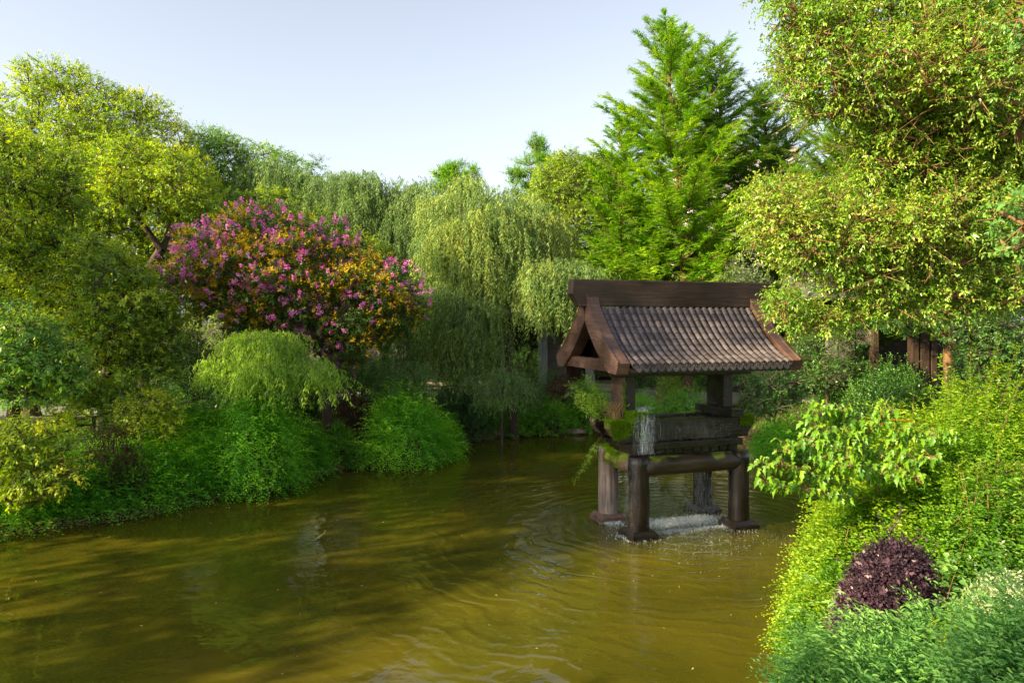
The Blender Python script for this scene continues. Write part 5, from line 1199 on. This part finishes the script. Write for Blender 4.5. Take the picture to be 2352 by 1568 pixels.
# ------------------------------------------------------------------ plants and moss on the fountain
def F3(u, v, z): return np.array(FU(u, v, z))
def moss():
    rng = np.random.default_rng(270); L = Leaves()
    def patch(u0, u1, v0, v1, z, n, nrm, lim=None):
        u = rng.uniform(u0, u1, n); v = rng.uniform(v0, v1, n); zz = np.full(n, z) if np.isscalar(z) else rng.uniform(z[0], z[1], n)
        if lim is not None:
            ok = lim(u, v, zz); u, v, zz = u[ok], v[ok], zz[ok]; n = len(u)
        p = np.stack([FC.x+u*math.cos(FA)-v*math.sin(FA), FC.y+u*math.sin(FA)+v*math.cos(FA), zz], -1)
        nw = np.array([nrm[0]*math.cos(FA)-nrm[1]*math.sin(FA), nrm[0]*math.sin(FA)+nrm[1]*math.cos(FA), nrm[2]])
        L.add(p-nw*.005, nw+rng.normal(0, .7, (n, 3))+np.array([0, 0, .2]), rand_dirs(rng, n), rng.uniform(.018, .045, n), rng.uniform(.010, .02, n), rng.normal(.6, .2, n), 'kite')
    patch(-1.62, -.98, -.47, -.12, 2.14, 4200, (0, 0, 1))
    patch(-1.60, -1.05, -.465, -.46, (1.80, 2.15), 5200, (0, -1, .1), lambda u, v, z: (z > 2.15-.55*(1-(u+1.6)/.6)-.12*rng.random(len(u))) & (z > 1.99-(u+1.6)*2.2))
    patch(-1.22, -.93, -.665, -.66, (2.15, 2.30), 900, (0, -1, .1))
    patch(-1.21, -1.20, -.66, -.3, (2.12, 2.30), 1300, (-1, 0, .1))
    patch(-1.20, -.95, -.66, -.3, 2.302, 900, (0, 0, 1))
    patch(-1.215, -1.205, -.33, -.24, (2.3, 2.85), 500, (-1, -.5, .1))
    patch(-1.28, -.92, .30, .84, 1.50, 1500, (0, 0, 1))
    patch(-1.28, -1.18, -.1, .55, (1.2, 1.50), 1800, (-1, 0, .5))
    patch(1.20, 1.60, -.47, -.2, 2.142, 1500, (0, 0, 1)); patch(1.25, 1.6, -.465, -.46, (1.95, 2.14), 900, (0, -1, .1), lambda u, v, z: z > 1.95+(u-1.5)*.8)
    o = L.build('moss', M['moss'], fr); o.matrix_parent_inverse = fr.matrix_world.inverted()
    return o
def fix_parent_free(o):      # geometry was written relative to the root's location, so undo the root's turn
    o.matrix_parent_inverse = Matrix.Rotation(-FA, 4, 'Z')
mo = moss(); fix_parent_free(mo)
b_ = F3(-1.45, .05, 2.14)
shoots('willowherb', 'bushy leafy weed with narrow pale leaves growing on the left end of the fountain', 0, 0, [(1305, 880, 14.3), (1325, 900, 14.2), (1345, 868, 14.4), (1352, 905, 14.2), (1380, 905, 14.3), (1392, 925, 14.2), (1335, 940, 14.1), (1360, 930, 14.2), (1300, 905, 14.5), (1375, 945, 14.2), (1350, 960, 14.1), (1320, 925, 14.3), (1365, 890, 14.4), (1388, 900, 14.4)], 'willow_bright', .065, 271, ratio=.24, per_m=110, tm=.75, base=b_, rad=.005, shape='kite', spread=.09, bark='bark')
shoots('hanging_sprig', 'thin leafy sprig hanging out under the left end of the fountain lintel', 0, 0, [(1320, 1105, 14.2), (1335, 1085, 14.3), (1348, 1075, 14.3)], 'willow_bright', .06, 272, ratio=.24, per_m=70, tm=.6, base=F3(-1.5, .1, 1.78), rad=.004, shape='kite', spread=.02, bark='bark')
tuft('dry_grass', 'dry straw-coloured grass standing on the fountain beside the weed', tuple(F3(-1.33, -.12, 2.14)), 130, .5, 'straw', 273, spread=.10, wid=.006)
shoots('fern', 'small green fern on the mossy block of the fountain', 0, 0, [(1468, 1010, 13.7), (1480, 1016, 13.7), (1455, 1000, 13.8), (1440, 1000, 13.7), (1490, 1022, 13.8)], 'jasmine', .03, 274, tm=.7, per_m=40, pinn=False, ratio=.3, base=F3(-1.12, -.42, 2.30), rad=.003, spread=.04, bark='bark')
# ------------------------------------------------------------------ falling water and splash
def water_drop_mat(name, alpha, col=(.75, .82, .88)):
    m, n, l, b = new_mat(name); b.inputs['Base Color'].default_value = (*col, 1); b.inputs['Roughness'].default_value = .15
    b.inputs['Specular IOR Level'].default_value = .6
    tr = n.new('ShaderNodeBsdfTransparent'); mx = n.new('ShaderNodeMixShader'); mx.inputs[0].default_value = alpha
    l.new(tr.outputs[0], mx.inputs[1]); l.new(b.outputs[0], mx.inputs[2]); l.new(mx.outputs[0], n['Material Output'].inputs[0]); return m
M['streak'] = water_drop_mat('falling_water', .30); M['foam'] = water_drop_mat('splash_foam', .42, (.80, .86, .90))
def streaks():
    rng = np.random.default_rng(280); A = []; B = []; r = []
    def col(u, v, z0, z1, n, su, sv, lmin=.04, lmax=.22, rr=.0013):
        n = int(n*2.2); rr = rr*.6
        for q in range(n):
            uu = rng.normal(u, su) if np.isscalar(u) else rng.uniform(*u); vv = rng.normal(v, sv)
            z = rng.uniform(z0, z1); ln = rng.uniform(lmin, lmax); a_ = F3(uu, vv, max(z-ln, z0)); b2 = F3(uu+rng.normal(0, .002), vv, z); A.append(a_); B.append(b2); r.append(rr*rng.uniform(.5, 1.4))
    col((-.95, .95), 0, 2.1, 2.93, 330, 0, .28)         # roof drip curtain into the trough
    col((-.98, .98), -.60, .02, 1.25, 620, 0, .03)      # off the front ledge
    col((-.98, 1.0), .10, .02, 1.45, 620, 0, .30)
    col((-1.0, 1.0), -.52, 1.72, 2.12, 160, 0, .02)
    col(-1.0, -.72, 1.55, 2.30, 260, .10, .06, rr=.0025)   # heavy spill over the cross-beam end
    col(-1.28, -.60, .02, 1.5, 140, .05, .12)
    col(-.95, -.55, 2.3, 2.42, 90, .08, .05, .02, .06, .004)
    col((.95, 1.4), -.5, .05, 1.7, 90, 0, .06)
    tb = Tubes(); tb.arr(A, B, np.array(r)*.35, np.array(r)); tb.ra = list(np.array(r)*.35); tb.rb = list(r)
    o = tb.build('falling_water', M['streak'], None, k=4); tag(o, 'thin white streaks of water dripping through the fountain', 'falling water', kind='stuff')
streaks()
def foam():
    rng = np.random.default_rng(281); L = Leaves()
    def sp(u0, u1, v0, v1, n, h, s, core=True):
        u = rng.uniform(u0, u1, n); v = rng.normal((v0+v1)/2, (v1-v0)/3.2, n); c_ = (u0+u1)/2; u = np.where(rng.random(n) < .45, rng.normal(c_, (u1-u0)/3.4, n), u)
        e = np.exp(-((v-(v0+v1)/2)/((v1-v0)/2))**2)
        p = np.stack([FC.x+u*math.cos(FA)-v*math.sin(FA), FC.y+u*math.sin(FA)+v*math.cos(FA), rng.uniform(-.005, .01, n)+np.abs(rng.normal(0, h*.35, n))*e], -1)
        d = rng.normal(0, .5, (n, 3))+np.array([0, 0, 1.]); ln = s*rng.uniform(.5, 1.6, n)*(.5+e*.6)
        L.add(p, d, rand_dirs(rng, n), ln, ln*rng.uniform(.15, .45, n), np.full(n, .5), 'kite')
    sp(-.85, .95, -.36, .32, 7000, .07, .034)
    sp(-.9, 1.0, -.68, -.48, 1500, .04, .03)
    sp(-1.5, -.8, -1.0, -.3, 900, .04, .035); sp(-1.35, -1.0, .1, .5, 500, .05, .035)
    sp(.7, 1.3, -1.0, -.5, 450, .04, .03)
    n = 700; u = rng.normal(.2, 1.1, n); v = rng.normal(-.7, .75, n)
    p = np.stack([FC.x+u*math.cos(FA)-v*math.sin(FA), FC.y+u*math.sin(FA)+v*math.cos(FA), np.full(n, .0)], -1)
    for k in range(3):
        L.add(p+rng.normal(0, .006, (n, 3))*[1, 1, 0], rng.normal(0, .45, (n, 3))+np.array([0, 0, 1.]), rand_dirs(rng, n), rng.uniform(.010, .032, n), rng.uniform(.002, .005, n), np.full(n, .5), 'kite')
    o = L.build('splash_foam', M['foam'], None); tag(o, 'white splashing foam on the pond under the fountain', 'foam', kind='stuff')
foam()
# ------------------------------------------------------------------ unseen trees added past the left edge, shaped to throw shade on the pond
OG = 'unseen camphor trees added past the left edge to shade the pond'
def shade_tree(label, x, y, h0, h1, rad, seed, n=90, dens=34):
    rng = np.random.default_rng(seed); b = np.array([x, y, H1(x, y)-.05]); root = empty('camphor_tree', tuple(b), label, 'tree', OG)
    c = []
    while len(c) < n:
        q = rng.uniform(-1, 1, 3)
        if np.linalg.norm(q) < 1: c.append(b+np.array([q[0]*rad, q[1]*rad, (h0+h1)/2+q[2]*(h1-h0)/2]))
    c = np.array(c); r_ = rng.uniform(.6, 1.1, n); tb = Tubes(); branch_tree(rng, tb, b, h0*.9, c, .2)
    L = Leaves(); clump_leaves(rng, L, c, r_, dens, .14, ratio=.5, tubes=None, per=8, spr=.24); tb.build('trunk', M['bark'], root); L.build('crown', M['camphor'], root)

def floating():
    rng = np.random.default_rng(290); n = 110; x = rng.uniform(-9, 4, n); y = rng.uniform(8, 22, n); ok = shore_dist(x, y) < -.3; x = x[ok]; y = y[ok]; n = len(x)
    a = rng.uniform(0, 6.28, n); L = Leaves(); L.add(np.stack([x, y, np.full(n, .006)], -1), np.stack([np.cos(a), np.sin(a), a*0], -1), np.stack([a*0, a*0, a*0+1], -1)+rng.normal(0, .1, (n, 3)), rng.uniform(.03, .07, n), rng.uniform(.015, .03, n), rng.normal(.6, .3, n), 'kite')
    o = L.build('fallen_leaves', M['straw'], None); tag(o, 'few small fallen leaves floating on the pond', 'floating leaves', kind='stuff')
floating()
shade_tree('unseen camphor tree added past the left edge to shade the fountain', -17.0, 5.1, 0.8, 18.5, 2.5, 301, n=210)
shade_tree('unseen high-crowned camphor tree added past the left edge to shade the left water', -17.3, 9.3, 3.0, 16.0, 2.3, 306, n=190)
shade_tree('unseen camphor tree added inland of the grey footpath to shade the farther water', -18.5, 14.2, 3.4, 14.0, 2.2, 304, n=150)
shade_tree('unseen camphor tree added by the near water to shade the near right corner', -17.0, -6.9, 1.5, 15.5, 2.4, 302, n=120)
shade_tree('unseen camphor tree added behind the near one for more shade', -18.5, -10.5, 1.5, 15.0, 2.8, 303)
shade_tree('unseen short camphor tree added past the left edge, its low crown shading the near-left water', -16.5, -1.4, 1.2, 8.0, 1.6, 305, n=70, dens=34)
shade_tree('unseen short camphor tree added beside the other short one to shade the near-left water', -16.8, 2.0, 1.2, 7.6, 1.6, 307, n=70, dens=34)
